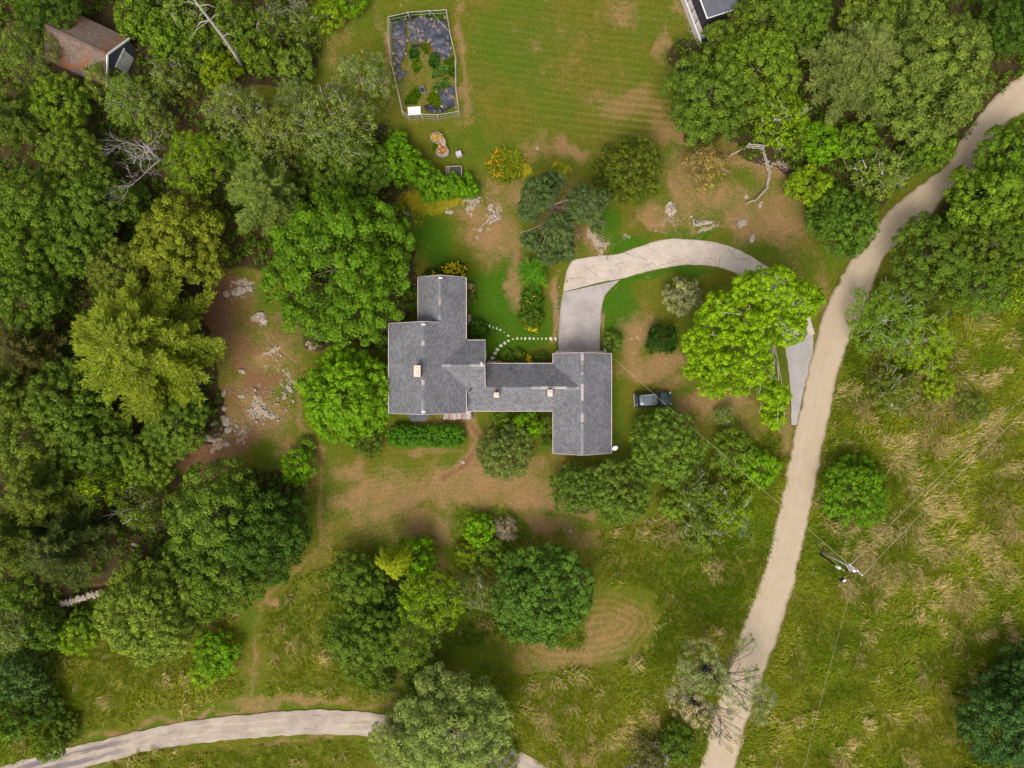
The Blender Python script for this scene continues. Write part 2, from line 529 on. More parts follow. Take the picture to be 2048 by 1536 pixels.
for b in [(600, 650, 70, 60, 0, .5), (430, 620, 70, 70, 0, .75), (480, 700, 60, 70, 0, .6), (520, 770, 50, 30, 0, .7), (460, 790, 30, 40, 0, .6), (590, 760, 40, 40, 0, .45), (470, 870, 60, 30, 0, .7), (400, 920, 60, 60, -40, .7), (300, 560, 90, 40, 0, .8), (230, 70, 40, 40, 0, .9), (215, 1150, 40, 30, -30, .8),
          (1130, 460, 60, 50, 0, .6), (1330, 920, 50, 50, 0, .4), (1450, 110, 20, 40, 0, .8), (1540, 312, 26, 18, 0, .7), (535, 770, 22, 12, 20, .7), (830, 1085, 60, 10, 0, .7), (880, 1120, 24, 30, 0, .5), (260, 1370, 60, 30, 0, .3)]:  # the two patches north of the lower middle trees are painted tree shadow
    blob('soil', *b, 1.1)
for b in [(830, 414, 42, 28, 35, 1), (893, 408, 34, 16, -20, 1), (1055, 340, 12, 20, 0, 1), (1106, 334, 11, 11, 0, 1), (1122, 362, 14, 26, 0, .8), (1280, 700, 12, 20, 0, .2)]:
    blob('moss', *b, .9)
for b in [(479, 581, 30, 13, -8, 1), (452, 586, 9, 8, 0, 1), (521, 635, 14, 12, 20, 1), (545, 700, 9, 22, 40, .8), (636, 673, 12, 8, 0, .8), (525, 820, 26, 22, 30, .95), (545, 835, 14, 10, 0, .9), (470, 855, 22, 18, 0, .75), (575, 780, 10, 22, -40, .8), (425, 878, 18, 10, 10, .9), (560, 745, 26, 8, 40, .6), (500, 780, 24, 10, -30, .5),
          (941, 389, 16, 12, -20, 1), (935, 405, 8, 14, 20, .9), (984, 418, 12, 14, 40, 1), (994, 436, 8, 10, 0, 1), (965, 432, 20, 4, -35, .9), (900, 424, 14, 6, 0, .6), (959, 458, 7, 6, 0, .8), (803, 412, 8, 5, 0, .6),
          (1200, 483, 12, 15, -20, .9), (1244, 476, 8, 8, 0, .6), (1342, 416, 11, 15, -10, .7), (1340, 440, 22, 8, 0, .7), (1412, 446, 24, 8, -10, .8), (1550, 328, 36, 7, 10, .7), (1590, 332, 20, 7, 0, .6), (1310, 462, 16, 10, 0, .5), (1160, 362, 8, 6, 0, .7), (1380, 20, 8, 40, -12, .7), (1270, 690, 12, 30, 0, .15),
          (215, 1150, 10, 5, 0, .2), (1840, 860, 5, 26, -20, .6), (200, 1320, 22, 8, -10, .5)]:
    blob('rock', *b, .7)
M['rock'] *= np.clip(.35 + 1.3 * vnoise(PXg.shape, 4, RNG, 2), 0, 1)

# mowing lines: a smooth distance field carries the stripes
phase = np.zeros(PXg.shape)
strength = np.zeros(PXg.shape)
top = smooth(-20, 20, polydist([(920, -100), (1390, -100), (1350, 120), (1370, 290), (1100, 300), (930, 240)], .3))
phase += top * ((PYg - .12 * PXg + 10 * np.sin(PXg / 260)) / PPM)
strength = np.maximum(strength, top * (.22 + .75 * np.exp(-(((PXg - 1290) / 110) ** 2 + ((PYg - 225) / 60) ** 2))))
oval = polydist([(1040, 1300), (1060, 1225), (1130, 1190), (1230, 1180), (1300, 1215), (1310, 1255), (1270, 1310), (1180, 1328), (1080, 1326)], .12)
phase = np.where(oval > 0, oval / PPM, phase)
strength = np.maximum(strength, smooth(-4, 10, oval) * .7)
sw = smooth(-10, 20, polydist([(640, 920), (1100, 900), (1100, 1010), (900, 1000), (860, 1080), (640, 1100)], .3))
phase = np.where(sw > .1, np.hypot(PXg - 900, (PYg - 1300) * 1.4) / PPM, phase)
strength = np.maximum(strength, sw * .25)
for k in ('meadow', 'wood', 'weeds'):
    strength *= 1 - M[k]
M['meadow'] *= 1 - smooth(-4, 10, oval)

def sample(name, px, py):
    ix = np.clip(((px - GX[0]) / STEP + .5).astype(int), 0, len(GX) - 1)
    iy = np.clip(((py - GY[0]) / STEP + .5).astype(int), 0, len(GY) - 1)
    return M[name][iy, ix] if isinstance(name, str) else name[iy, ix]

# the sheet: fine where the photograph looks, then widening rings out to the horizon
far = np.array([20, 60, 140, 300, 700, 1600, 4000, 9000, 18000], float)
ax = np.concatenate([GX[0] - far[::-1], GX, GX[-1] + far])
ay = np.concatenate([GY[0] - far[::-1], GY, GY[-1] + far])
AX, AY = np.meshgrid(ax, ay)
ny, nx = AX.shape
k = len(far)
def pad(a):
    return np.pad(a, k, mode='edge')
relief = pad(vnoise(PXg.shape, 22, RNG)) * -.10 - .01
V = np.stack([(AX - 1024) / PPM, (768 - AY) / PPM, relief], -1).reshape(-1, 3)
ii = (np.arange(ny - 1)[:, None] * nx + np.arange(nx - 1)[None, :]).ravel()
F = np.stack([ii + nx, ii + nx + 1, ii + 1, ii], -1)
def rgba(a, b, c, d):
    return np.stack([pad(a), pad(b), pad(c), pad(d)], -1).reshape(-1, 4)

def ground_material():
    t = NT('ground_cover')
    def chans(name):
        a = t.attr(name)
        sp = t.node('ShaderNodeSeparateColor')
        t.l.new(a.outputs['Color'], sp.inputs[0])
        return sp.outputs[0], sp.outputs[1], sp.outputs[2], a.outputs['Alpha']
    dry, lush, soil, mead = chans('cover_a')
    rock, moss, wood, weeds = chans('cover_b')
    ph, st, straw, _ = chans('cover_c')
    nA = t.noise(.55, 5, .62)
    nB = t.noise(2.2, 4, .65)
    nC = t.noise(7.0, 3, .7)
    nD = t.noise(.16, 3, .5)
    def edge(m, w=.55, a=.38, b=.62, n=None):
        return t.step(t.math('ADD', m, t.math('MULTIPLY', t.math('SUBTRACT', n or nB, .5), w)), a, b)
    g = t.mix(t.step(nA, .3, .7), (.090, .104, .008, 1), (.128, .116, .012, 1))
    g = t.mix(t.step(nD, .4, .65, 0, .8), g, (.074, .116, .006, 1))
    g = t.mix(t.step(nB, .55, .72, 0, .45), g, (.20, .135, .045, 1))
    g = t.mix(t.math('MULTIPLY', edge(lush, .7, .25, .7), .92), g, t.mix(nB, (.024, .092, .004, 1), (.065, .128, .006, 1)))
    stripe = t.math('SINE', t.math('MULTIPLY', ph, 6.9))
    sf = t.math('MULTIPLY', st, t.step(t.math('ADD', stripe, t.math('SUBTRACT', nB, .5)), -.2, .9))
    g = t.mix(t.math('MULTIPLY', sf, .42), g, (.26, .165, .065, 1))
    nE = t.noise(.28, 5, .68, None, .8)
    dcol = t.mix(nB, (.185, .100, .040, 1), (.35, .205, .098, 1))
    dcol = t.mix(t.step(nE, .38, .6, .5, 0), dcol, (.15, .115, .022, 1))
    drn = t.math('ADD', dry, t.math('ADD', t.math('MULTIPLY', t.math('SUBTRACT', nE, .5), 1.5), t.math('MULTIPLY', t.math('SUBTRACT', nA, .5), .9)))
    g = t.mix(t.step(drn, .12, 1.05), g, dcol)
    g = t.mix(t.math('MULTIPLY', edge(dry, 1.6, .25, .7, nC), .45), g, (.25, .16, .07, 1))
    gap = t.math('MULTIPLY', st, t.step(t.math('ADD', stripe, t.math('MULTIPLY', t.math('SUBTRACT', nB, .5), 1.6)), .5, -.6))
    g = t.mix(t.math('MULTIPLY', gap, .38), g, (.115, .095, .014, 1))
    g = t.mix(edge(mead, .5), g, t.mix(nA, (.105, .128, .010, 1), (.20, .175, .035, 1)))
    g = t.mix(edge(weeds, .5), g, t.mix(nB, (.07, .12, .008, 1), (.15, .155, .02, 1)))
    g = t.mix(edge(soil, .9, .3, .75, nA), g, t.mix(nB, (.125, .058, .024, 1), (.24, .135, .068, 1)))  # bare soil, and the tree shadow painted through the same mask
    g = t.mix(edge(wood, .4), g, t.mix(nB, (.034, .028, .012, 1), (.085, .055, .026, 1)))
    g = t.mix(t.math('MULTIPLY', t.step(t.math('ADD', moss, t.math('ADD', t.math('MULTIPLY', t.math('SUBTRACT', nB, .5), 1.6), t.math('MULTIPLY', t.math('SUBTRACT', nA, .5), 1.2))), .35, .95), .85), g, t.mix(nB, (.22, .19, .006, 1), (.34, .28, .014, 1)))
    rn = t.math('ADD', rock, t.math('ADD', t.math('MULTIPLY', t.math('SUBTRACT', nB, .5), 2.2), t.math('MULTIPLY', t.math('SUBTRACT', nA, .5), .8)))
    g = t.mix(t.math('MULTIPLY', t.step(rn, .42, .78), .75), g, t.mix(nC, (.26, .19, .135, 1), (.50, .41, .325, 1)))
    fine = t.math('ADD', t.math('MULTIPLY', nC, .8), t.math('MULTIPLY', t.noise(16, 2, .7), .6))
    g = t.scalecol(g, t.step(fine, .4, 1.0, .62, 1.42))
    h = t.math('ADD', nC, t.math('MULTIPLY', nB, 1.3))
    return t.princ(g, .95, .08, 0, t.bump(h, .5, .12))
GROUND = ground_material()
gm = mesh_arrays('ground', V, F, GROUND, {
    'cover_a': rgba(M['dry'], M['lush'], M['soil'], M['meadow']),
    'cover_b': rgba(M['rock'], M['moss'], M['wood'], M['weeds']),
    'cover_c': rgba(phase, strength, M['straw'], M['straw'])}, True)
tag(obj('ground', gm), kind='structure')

# ------------------------------------------------------------------ roads and driveway
def densify(pts, step=6.0):
    """Catmull-Rom through photograph points"""
    P = np.array(pts, float)
    P = np.vstack([2 * P[0] - P[1], P, 2 * P[-1] - P[-2]])
    out = []
    for i in range(1, len(P) - 2):
        L = np.linalg.norm(P[i + 1] - P[i])
        n = max(2, int(L / step))
        for j in range(n):
            t = j / n
            a, b, c, d_ = P[i - 1], P[i], P[i + 1], P[i + 2]
            out.append(.5 * ((2 * b) + (-a + c) * t + (2 * a - 5 * b + 4 * c - d_) * t * t + (-a + 3 * b - 3 * c + d_) * t ** 3))
    out.append(P[-2])
    return np.array(out)
def resample(P, n):
    s = np.concatenate([[0], np.cumsum(np.linalg.norm(np.diff(P, axis=0), axis=1))])
    u = np.linspace(0, s[-1], n)
    return np.stack([np.interp(u, s, P[:, 0]), np.interp(u, s, P[:, 1])], -1), u / PPM
def ribbon(name, left, right, z, mat, across=8, ragged=0.0, seed=0, crown=.05):
    L, R = densify(left), densify(right)
    n = max(len(L), len(R)) + 1
    L, u = resample(L, n)
    R, _ = resample(R, n)
    r = np.random.default_rng(seed)
    if ragged:
        for E, s in ((L, 1), (R, -1)):
            j = np.convolve(r.normal(0, 1, n), [.25, .5, .25], 'same') * ragged
            dv = (R - L) / np.linalg.norm(R - L, axis=1)[:, None]
            E += dv * (j * s)[:, None]
    ts = np.linspace(0, 1, across)
    P = L[:, None, :] * (1 - ts)[None, :, None] + R[:, None, :] * ts[None, :, None]
    zz = z + crown * 4 * ts * (1 - ts)
    Vv = np.stack([(P[..., 0] - 1024) / PPM, (768 - P[..., 1]) / PPM, np.broadcast_to(zz, P.shape[:2])], -1).reshape(-1, 3)
    # a skirt so that the sheet has an edge with depth
    i = (np.arange(n - 1)[:, None] * across + np.arange(across - 1)[None, :]).ravel()
    Ff = np.stack([i, i + across, i + across + 1, i + 1], -1)
    wdt = np.linalg.norm(R - L, axis=1)[:, None] / PPM * (ts - .5)[None, :]
    at = np.stack([np.broadcast_to(u[:, None], wdt.shape), wdt, np.broadcast_to(ts, wdt.shape), np.ones_like(wdt)], -1).reshape(-1, 4)
    a = Vv[Ff[:, 0]]; b = Vv[Ff[:, 1]]; c = Vv[Ff[:, 2]]
    if np.cross(b - a, c - a)[:, 2].mean() < 0:
        Ff = Ff[:, ::-1]
    m = mesh_arrays(name, Vv, Ff, mat, {'along': at}, True)
    return tag(obj(name, m), kind='structure')

def along(t):
    a = t.attr('along')
    sp = t.node('ShaderNodeSeparateColor')
    t.l.new(a.outputs['Color'], sp.inputs[0])
    return sp.outputs
def gravel_material():
    t = NT('pale_gravel')
    al = along(t)
    e = t.math('ABSOLUTE', t.math('SUBTRACT', al[2], .5))
    n1, n2, n3 = t.noise(.7, 4, .6), t.noise(5, 4, .7), t.noise(20, 2, .7)
    c = t.mix(n1, (.37, .29, .195, 1), (.48, .39, .285, 1))
    cmb = t.node('ShaderNodeCombineXYZ')
    t.l.new(t.math('MULTIPLY', al[0], .05), cmb.inputs[0])
    t.l.new(t.math('MULTIPLY', al[1], 1.6), cmb.inputs[1])
    tr = t.noise(1.0, 3, .6, cmb.outputs[0])
    c = t.mix(t.step(tr, .42, .62, 0, .38), c, (.37, .28, .195, 1))
    c = t.mix(t.step(t.math('ADD', e, t.math('MULTIPLY', t.math('SUBTRACT', n2, .5), .12)), .38, .5, 0, .8), c, (.25, .175, .105, 1))
    c = t.mix(t.step(t.math('ADD', e, t.math('MULTIPLY', t.math('SUBTRACT', n2, .5), .3)), .455, .52, 0, .85), c, (.13, .12, .03, 1))
    c = t.scalecol(c, t.step(t.math('ADD', n3, n2), .7, 1.3, .93, 1.06))
    return t.princ(c, .95, .1, 0, t.bump(t.math('ADD', n3, n2), .12, .02))
def asphalt_material(name, c1, c2, crack=True, seed=0.0, moss=0.0):
    t = NT(name)
    al = along(t)
    n1, n2, n3 = t.noise(.5, 4, .6), t.noise(3, 4, .65), t.noise(14, 2, .7)
    c = t.mix(t.step(n1, .3, .7), (*c1, 1), (*c2, 1))
    c = t.mix(t.step(n2, .58, .72, 0, .5), c, tuple(x * .78 for x in c1) + (1,))
    if crack:
        cmb = t.node('ShaderNodeCombineXYZ')
        t.l.new(t.math('ADD', t.math('MULTIPLY', al[0], .42), t.math('MULTIPLY', t.math('SUBTRACT', n1, .5), 1.1)), cmb.inputs[0])
        t.l.new(t.math('MULTIPLY', t.math('ADD', al[1], t.math('MULTIPLY', n2, .4)), .14), cmb.inputs[1])
        cmb.inputs[2].default_value = seed
        v = t.node('ShaderNodeTexVoronoi', feature='DISTANCE_TO_EDGE')
        v.inputs['Scale'].default_value = 1.0
        t.l.new(cmb.outputs[0], v.inputs['Vector'])
        wdt = t.math('MULTIPLY', t.step(n2, .35, .7), .015)
        k_ = t.math('LESS_THAN', v.outputs['Distance'], wdt)
        c = t.mix(t.math('MULTIPLY', k_, .65), c, (.10, .085, .035, 1))
    e = t.math('ABSOLUTE', t.math('SUBTRACT', al[2], .5))
    c = t.mix(t.step(t.math('ADD', e, t.math('MULTIPLY', t.math('SUBTRACT', n2, .5), .22)), .45, .52, 0, .7), c, (.26, .19, .10, 1))
    if moss:
        worn = t.step(al[0], 21, 27, .85, 0)
        wn2 = t.step(t.math('ABSOLUTE', t.math('SUBTRACT', t.math('ABSOLUTE', t.math('ADD', al[1], t.math('MULTIPLY', t.math('SUBTRACT', n2, .5), .5))), .65)), .25, .5, 1, 0)
        c = t.mix(t.math('MULTIPLY', worn, wn2), c, (.15, .125, .135, 1))
        cm2 = t.node('ShaderNodeCombineXYZ')
        t.l.new(t.math('MULTIPLY', al[0], .12), cm2.inputs[0])
        t.l.new(al[1], cm2.inputs[1])
        s_ = t.noise(1.3, 4, .65, cm2.outputs[0])
        c = t.mix(t.step(s_, .52, .62, 0, moss), c, (.50, .40, .29, 1))
        c = t.mix(t.step(s_, .30, .40, .6, 0), c, (.11, .10, .11, 1))
    c = t.scalecol(c, t.step(t.math('ADD', n3, n2), .7, 1.3, .88, 1.12))
    return t.princ(c, .92, .15, 0, t.bump(n3, .3, .02))
GRAVEL = gravel_material()
ribbon('gravel_road',
       [(2200, 30), (2110, 95), (2040, 150), (1976, 208), (1925, 275), (1895, 325), (1859, 357), (1800, 400), (1769, 433), (1735, 475), (1706, 512), (1653, 612), (1624, 712), (1601, 812), (1579, 912), (1556, 1018), (1532, 1124), (1494, 1224), (1460, 1324), (1427, 1424), (1401, 1524), (1370, 1640)],
       [(2260, 100), (2150, 160), (2070, 215), (2015, 245), (1975, 300), (1948, 345), (1905, 375), (1880, 405), (1858, 433), (1810, 475), (1766, 520), (1734, 612), (1689, 712), (1663, 812), (1643, 912), (1621, 1018), (1599, 1124), (1573, 1224), (1537, 1324), (1500, 1424), (1471, 1524), (1445, 1640)],
       .03, GRAVEL, 10, 2.4, 1)
OLD = asphalt_material('old_gravelly_tarmac', (.30, .245, .20), (.40, .335, .275), False, 0, .55)
ribbon('lower_lane',
       [(-120, 1570), (30, 1525), (130, 1497), (267, 1465), (367, 1444), (512, 1427), (612, 1420), (690, 1421), (769, 1429), (880, 1450), (990, 1480), (1090, 1530), (1150, 1580)],
       [(-120, 1640), (60, 1562), (167, 1536), (283, 1505), (400, 1486), (512, 1475), (600, 1470), (690, 1470), (752, 1473), (860, 1492), (960, 1520), (1040, 1560), (1090, 1620)],
       .03, OLD, 9, 1.6, 2)
PALE = asphalt_material('pale_cracked_tarmac', (.42, .35, .29), (.52, .44, .37), True, 0.0)
NEWT = asphalt_material('smooth_grey_tarmac', (.30, .265, .25), (.40, .355, .33), False)
APR = asphalt_material('blue_grey_tarmac', (.30, .275, .255), (.37, .34, .315), False)
ribbon('upper_driveway',
       [(1126, 584), (1131, 555), (1141, 524), (1167, 516), (1201, 511), (1235, 508), (1275, 494), (1329, 479), (1370, 478), (1414, 482), (1450, 490), (1486, 504), (1520, 524), (1575, 562), (1612, 612), (1630, 668)],
       [(1206, 563), (1216, 561), (1224, 561), (1232, 560), (1238, 559), (1246, 557), (1284, 546), (1325, 537), (1370, 530), (1414, 531), (1440, 535), (1459, 542), (1480, 552), (1525, 592), (1552, 640), (1566, 680)],
       .028, PALE, 9, .8, 3, .03)
ribbon('lower_driveway',
       [(1117, 705), (1117, 672), (1120, 627), (1123, 600), (1126, 585)],
       [(1199, 705), (1201, 650), (1205, 605), (1214, 586), (1240, 559.5)],
       .034, NEWT, 9, .5, 4, .03)
ribbon('driveway_apron',
       [(1565, 674), (1573, 715), (1579, 760), (1582, 800), (1583, 850)],
       [(1627, 667), (1624, 715), (1612, 760), (1603, 800), (1596, 850)],
       .026, APR, 6, .6, 5, .01)
mb = MB()
mb.box(X(1162), Y(705), .03, X(1212) - X(1112), .42, .06)
tag(mb.build('garage_threshold', CONC), kind='structure')

# ------------------------------------------------------------------ the house
def slope(parent, axis, a0, a1, r, zr, e, ze, mat=ROOF, t=.16, name='roof_slope'):
    """one roof slope: ridge at cross-coordinate r height zr, eave at e height ze, running a0..a1 along axis"""
    mb = MB()
    L = math.hypot(e - r, zr - ze)
    def p(a, c, z):
        return (a, c, z) if axis == 'x' else (c, a, z)
    A, B, C, D = p(a0, r, zr), p(a1, r, zr), p(a1, e, ze), p(a0, e, ze)
    dn = lambda q: (q[0], q[1], q[2] - t)
    n = (Vector(B) - Vector(A)).cross(Vector(D) - Vector(A))
    uv = [(a0, 0), (a1, 0), (a1, -L), (a0, -L)]
    top = [A, B, C, D]
    if n.z < 0:
        top, uv = top[::-1], uv[::-1]
    mb.poly(top, .5, uv)
    mb.poly([dn(q) for q in top[::-1]], .5, uv[::-1])
    for i in range(4):
        q0, q1 = top[i], top[(i + 1) % 4]
        mb.poly([q1, q0, dn(q0), dn(q1)], .5, [(0, 0)] * 4)
    return mb.build(name, mat, parent)
def gable_wall(parent, axis, a0, a1, e0, z0, r, zr, e1, z1, inset=.3, mat=CLAP, drop=.2):
    mb = MB()
    s0 = (zr - z0) / abs(r - e0)
    s1 = (zr - z1) / abs(r - e1)
    sg = 1 if e1 > e0 else -1
    c0, c1 = e0 + sg * inset, e1 - sg * inset
    prof = [(c0, 0), (c0, z0 + s0 * inset - drop), (r, zr - drop), (c1, z1 + s1 * inset - drop), (c1, 0)]
    def p(a, c, z):
        return (a, c, z) if axis == 'x' else (c, a, z)
    f0 = [p(a0 + inset * .6, c, z) for c, z in prof]
    f1 = [p(a1 - inset * .6, c, z) for c, z in prof]
    mb.poly(f0); mb.poly(f1[::-1])
    for i in range(5):
        j = (i + 1) % 5
        mb.poly([f0[i], f1[i], f1[j], f0[j]])
    m = mb.build('wall', mat, parent)
    import bmesh
    bm = bmesh.new(); bm.from_mesh(m.data); bmesh.ops.remove_doubles(bm, verts=bm.verts, dist=1e-4)
    bmesh.ops.recalc_face_normals(bm, faces=bm.faces); bm.to_mesh(m.data); bm.free()
    return m
def trim(parent, p, q, w=.14, h=.16, mat=TRIM, name='fascia_board'):
    return MB().beam(p, q, w, h).build(name, mat, parent)
def ridge_caps(parent, p, q, seed, side=0.0, mat=None):
    """row of bent ridge-cap shingles, some weathered pale"""
    r = random.Random(seed)
    p, q = Vector(p), Vector(q)
    d = (q - p); L = d.length; d.normalize()
    s = d.cross(Vector((0, 0, 1))).normalized()
    mb = MB()
    x = 0.0
    tone = .5
    while x < L - .05:
        w = min(.28, L - x)
        if r.random() < .35: tone = r.random()
        a = p + d * x; b = p + d * (x + w + .03)
        hw = .17
        for sg in (-1, 1):
            o = s * (sg * hw)
            dz = Vector((0, 0, -.115))
            lift = Vector((0, 0, .028))
            pts = [a + lift, b + lift * .6, b + o + dz + lift * .6, a + o + dz + lift]
            if sg > 0: pts = pts[::-1]
            mb.poly(pts, tone, [(x, 0)] * 4)
        x += .28
    return mb.build('ridge_cap', RIDGE, parent)
def ridge_mat():
    t = NT('ridge_cap_shingles')
    a = t.attr('leafc').outputs['Fac']
    n = t.noise(4, 3, .6)
    c = t.mix(t.step(t.math('ADD', a, t.math('MULTIPLY', t.math('SUBTRACT', n, .5), .5)), .25, .95), (.17, .17, .18, 1), (.46, .40, .385, 1))
    return t.princ(c, .9, .15)
RIDGE = ridge_mat()
def window(parent, c, normal, w=.95, h=1.25, shutter=False):
    """frame with a recessed pane on a wall; c = centre on the wall face"""
    n = Vector(normal).normalized()
    u = Vector((0, 0, 1)).cross(n).normalized()
    c = Vector(c)
    f = MB()
    fw = .09
    z = Vector((0, 0, 1))
    for a, b in (((-w / 2, -h / 2), (-w / 2, h / 2)), ((w / 2, -h / 2), (w / 2, h / 2)), ((-w / 2, h / 2), (w / 2, h / 2)), ((-w / 2, -h / 2), (w / 2, -h / 2)), ((-w / 2, 0), (w / 2, 0))):
        f.beam(c + n * .03 + u * a[0] + z * a[1], c + n * .03 + u * b[0] + z * b[1], fw, fw)
    fo = f.build('window', WHITE, parent)
    g = MB()
    g.poly([c + n * .012 + u * (-w / 2) + z * (-h / 2), c + n * .012 + u * (w / 2) + z * (-h / 2), c + n * .012 + u * (w / 2) + z * (h / 2), c + n * .012 + u * (-w / 2) + z * (h / 2)])
    g.build('pane', GLASS, fo)
    s = MB().beam(c + n * .07 + u * (-w / 2 - .1) - z * (h / 2 + .06), c + n * .07 + u * (w / 2 + .1) - z * (h / 2 + .06), .16, .05)
    s.build('sill', WHITE, fo)

house = thing('house', 'long grey shingled house of joined wings with three chimneys at the centre', 'house')
ms = .64
rx_, zr = -10.14, 7.6
we, wz = -14.55, 7.6 - ms * 4.41
ee, ez = -5.44, 7.6 - ms * 4.70
yn, ys = 7.12, -3.45
slope(house, 'y', ys, yn, rx_, zr, we, wz)
slope(house, 'y', ys, yn, rx_, zr, ee, ez)
gable_wall(house, 'y', ys, yn, we, wz, rx_, zr, ee, ez)
ridge_caps(house, (rx_, ys, zr), (rx_, yn, zr), 1)
nx_, nzr = -8.36, zr - ms * (10.14 - 8.36)
nwe = -11.1; nwz = nzr - ms * (nx_ - nwe)
nn = 12.6
slope(house, 'y', yn + .001, nn, nx_, nzr, nwe, nwz)
slope(house, 'y', yn + .001, nn, nx_, nzr, ee, ez)
gable_wall(house, 'y', yn - .5, nn, nwe, nwz, nx_, nzr, ee, ez)
ridge_caps(house, (nx_, yn + .3, nzr), (nx_, nn, nzr), 2)
cr, czr = 2.2, 6.42
cn, cnz = 5.2, 6.42 - .70 * 3.0
cs, csz = -3.27, 6.42 - .70 * 5.47
ce = -3.17
slope(house, 'x', -8.9, ce, cr, czr, cn, cnz)
slope(house, 'x', -8.9, ce, cr, czr, cs, csz)
gable_wall(house, 'x', -8.6, ce, cs, csz, cr, czr, cn, cnz)
ridge_caps(house, (-8.2, cr, czr), (ce, cr, czr), 3)
kr = -.415; kzr = czr - .70 * (cr - kr)
kn = 2.48; knz = kzr - .70 * (kn - kr)
slope(house, 'x', ce + .001, 8.32, kr, kzr, cs, csz)
slope(house, 'x', ce + .001, 8.32, kr, kzr, kn, knz)
gable_wall(house, 'x', ce - .4, 7.6, cs, csz, kr, kzr, kn, knz)
ridge_caps(house, (ce + .1, kr, kzr), (8.0, kr, kzr), 4)
gr, gzr = 8.33, 4.72
gw, gwz = 4.98, 4.72 - .62 * 3.35
ge, gez = 12.08, 4.72 - .62 * 3.75
gn, gs = 3.7, -8.4
slope(house, 'y', gs, gn, gr, gzr, gw, gwz)
slope(house, 'y', gs, gn, gr, gzr, ge, gez)
gable_wall(house, 'y', gs, gn, gw, gwz, gr, gzr, ge, gez)
ridge_caps(house, (gr, gs, gzr), (gr, gn, gzr), 5)
dz = -.07
for p, q in (((we - .03, ys, wz + dz), (we - .03, yn, wz + dz)), ((ee + .03, 5.3, ez + dz), (ee + .03, nn, ez + dz)), ((ee + .03, ys, ez + dz), (ee + .03, -.6, ez + dz)), ((nwe - .03, yn + .1, nwz + dz), (nwe - .03, nn, nwz + dz)),
             ((ee + .1, cn + .03, cnz + dz), (ce, cn + .03, cnz + dz)), ((ce + .1, kn + .03, knz + dz), (gw, kn + .03, knz + dz)), ((ee + .1, cs - .03, csz + dz), (gw, cs - .03, csz + dz)),
             ((gw - .03, kn + .1, gwz + dz), (gw - .03, gn, gwz + dz)), ((gw - .03, gs, gwz + dz), (gw - .03, cs - .1, gwz + dz)), ((ge + .03, gs, gez + dz), (ge + .03, gn, gez + dz))):
    trim(house, p, q, .08)
for p, q in (((we, ys - .02, wz + dz), (rx_, ys - .02, zr + dz)), ((rx_, ys - .02, zr + dz), (ee, ys - .02, ez + dz)), ((we, yn + .02, wz + dz), (rx_, yn + .02, zr + dz)), ((rx_, yn + .02, zr + dz), (nx_, yn + .02, nzr + dz)),
             ((nwe, nn + .02, nwz + dz), (nx_, nn + .02, nzr + dz)), ((nx_, nn + .02, nzr + dz), (ee, nn + .02, ez + dz)), ((ce + .02, cn, cnz + dz), (ce + .02, cr, czr + dz)), ((ce + .02, cr, czr + dz), (ce + .02, kr, kzr + dz)),
             ((gw, gn + .02, gwz + dz), (gr, gn + .02, gzr + dz)), ((gr, gn + .02, gzr + dz), (ge, gn + .02, gez + dz)), ((gw, gs - .02, gwz + dz), (gr, gs - .02, gzr + dz)), ((gr, gs - .02, gzr + dz), (ge, gs - .02, gez + dz))):
    trim(house, p, q, .06, .15, TRIM, 'barge_board')
def chimney(px, py, sx, sy, zt, zb, cap_over=.07, flue=2):
    x, y = W(px, py, zt)
    b = MB().box(x, y, (zt + zb) / 2, sx, sy, zt - zb)
    co = b.build('chimney', BRICK, house)
    MB().box(x, y, zt + .05, sx + 2 * cap_over, sy + 2 * cap_over, .12, taper=.94).build('chimney_cap', CAP, co)
    for i in range(flue):
        yy = y + (i - (flue - 1) / 2) * sy * .45
        MB().box(x, yy, zt + .15, .26, .26, .14, taper=.9).build('flue', CAP, co)
    MB().box(x, y, zb + (zt - zb) * .28, sx + .1, sy + .1, .12).build('flashing', DARK, co)
chimney(834.5, 742, .66, 1.2, 8.9, 6.6, .06, 2)
chimney(993, 790, .52, .52, 5.6, 3.8, .05, 1)
chimney(1100, 786, .52, .72, 5.5, 3.8, .05, 1)
for px, py, zb in ((1020, 739, 3.05), (940.5, 780.5, 4.5), (1103, 712, 3.0)):
    if px == 1103: continue
    x, y = W(px, py, zb + .3)
    v = MB().lathe(x, y, [(.11, zb - .3), (.11, zb + .38), (.15, zb + .38), (.15, zb + .46)], 10).build('vent_pipe', DARK, house)
# white vents at the ends of the ridges
for (x, y, z, ax_) in ((rx_ + .05, yn - .35, zr + .05, 'y'), (rx_ + .05, ys + .3, zr + .05, 'y'), (nx_ + .1, nn - .35, nzr + .04, 'y'), (ce - .35, cr + .1, czr + .05, 'x')):
    MB().box(x, y, z, .42 if ax_ == 'y' else .16, .16 if ax_ == 'y' else .42, .07).build('ridge_vent', WHITE, house)
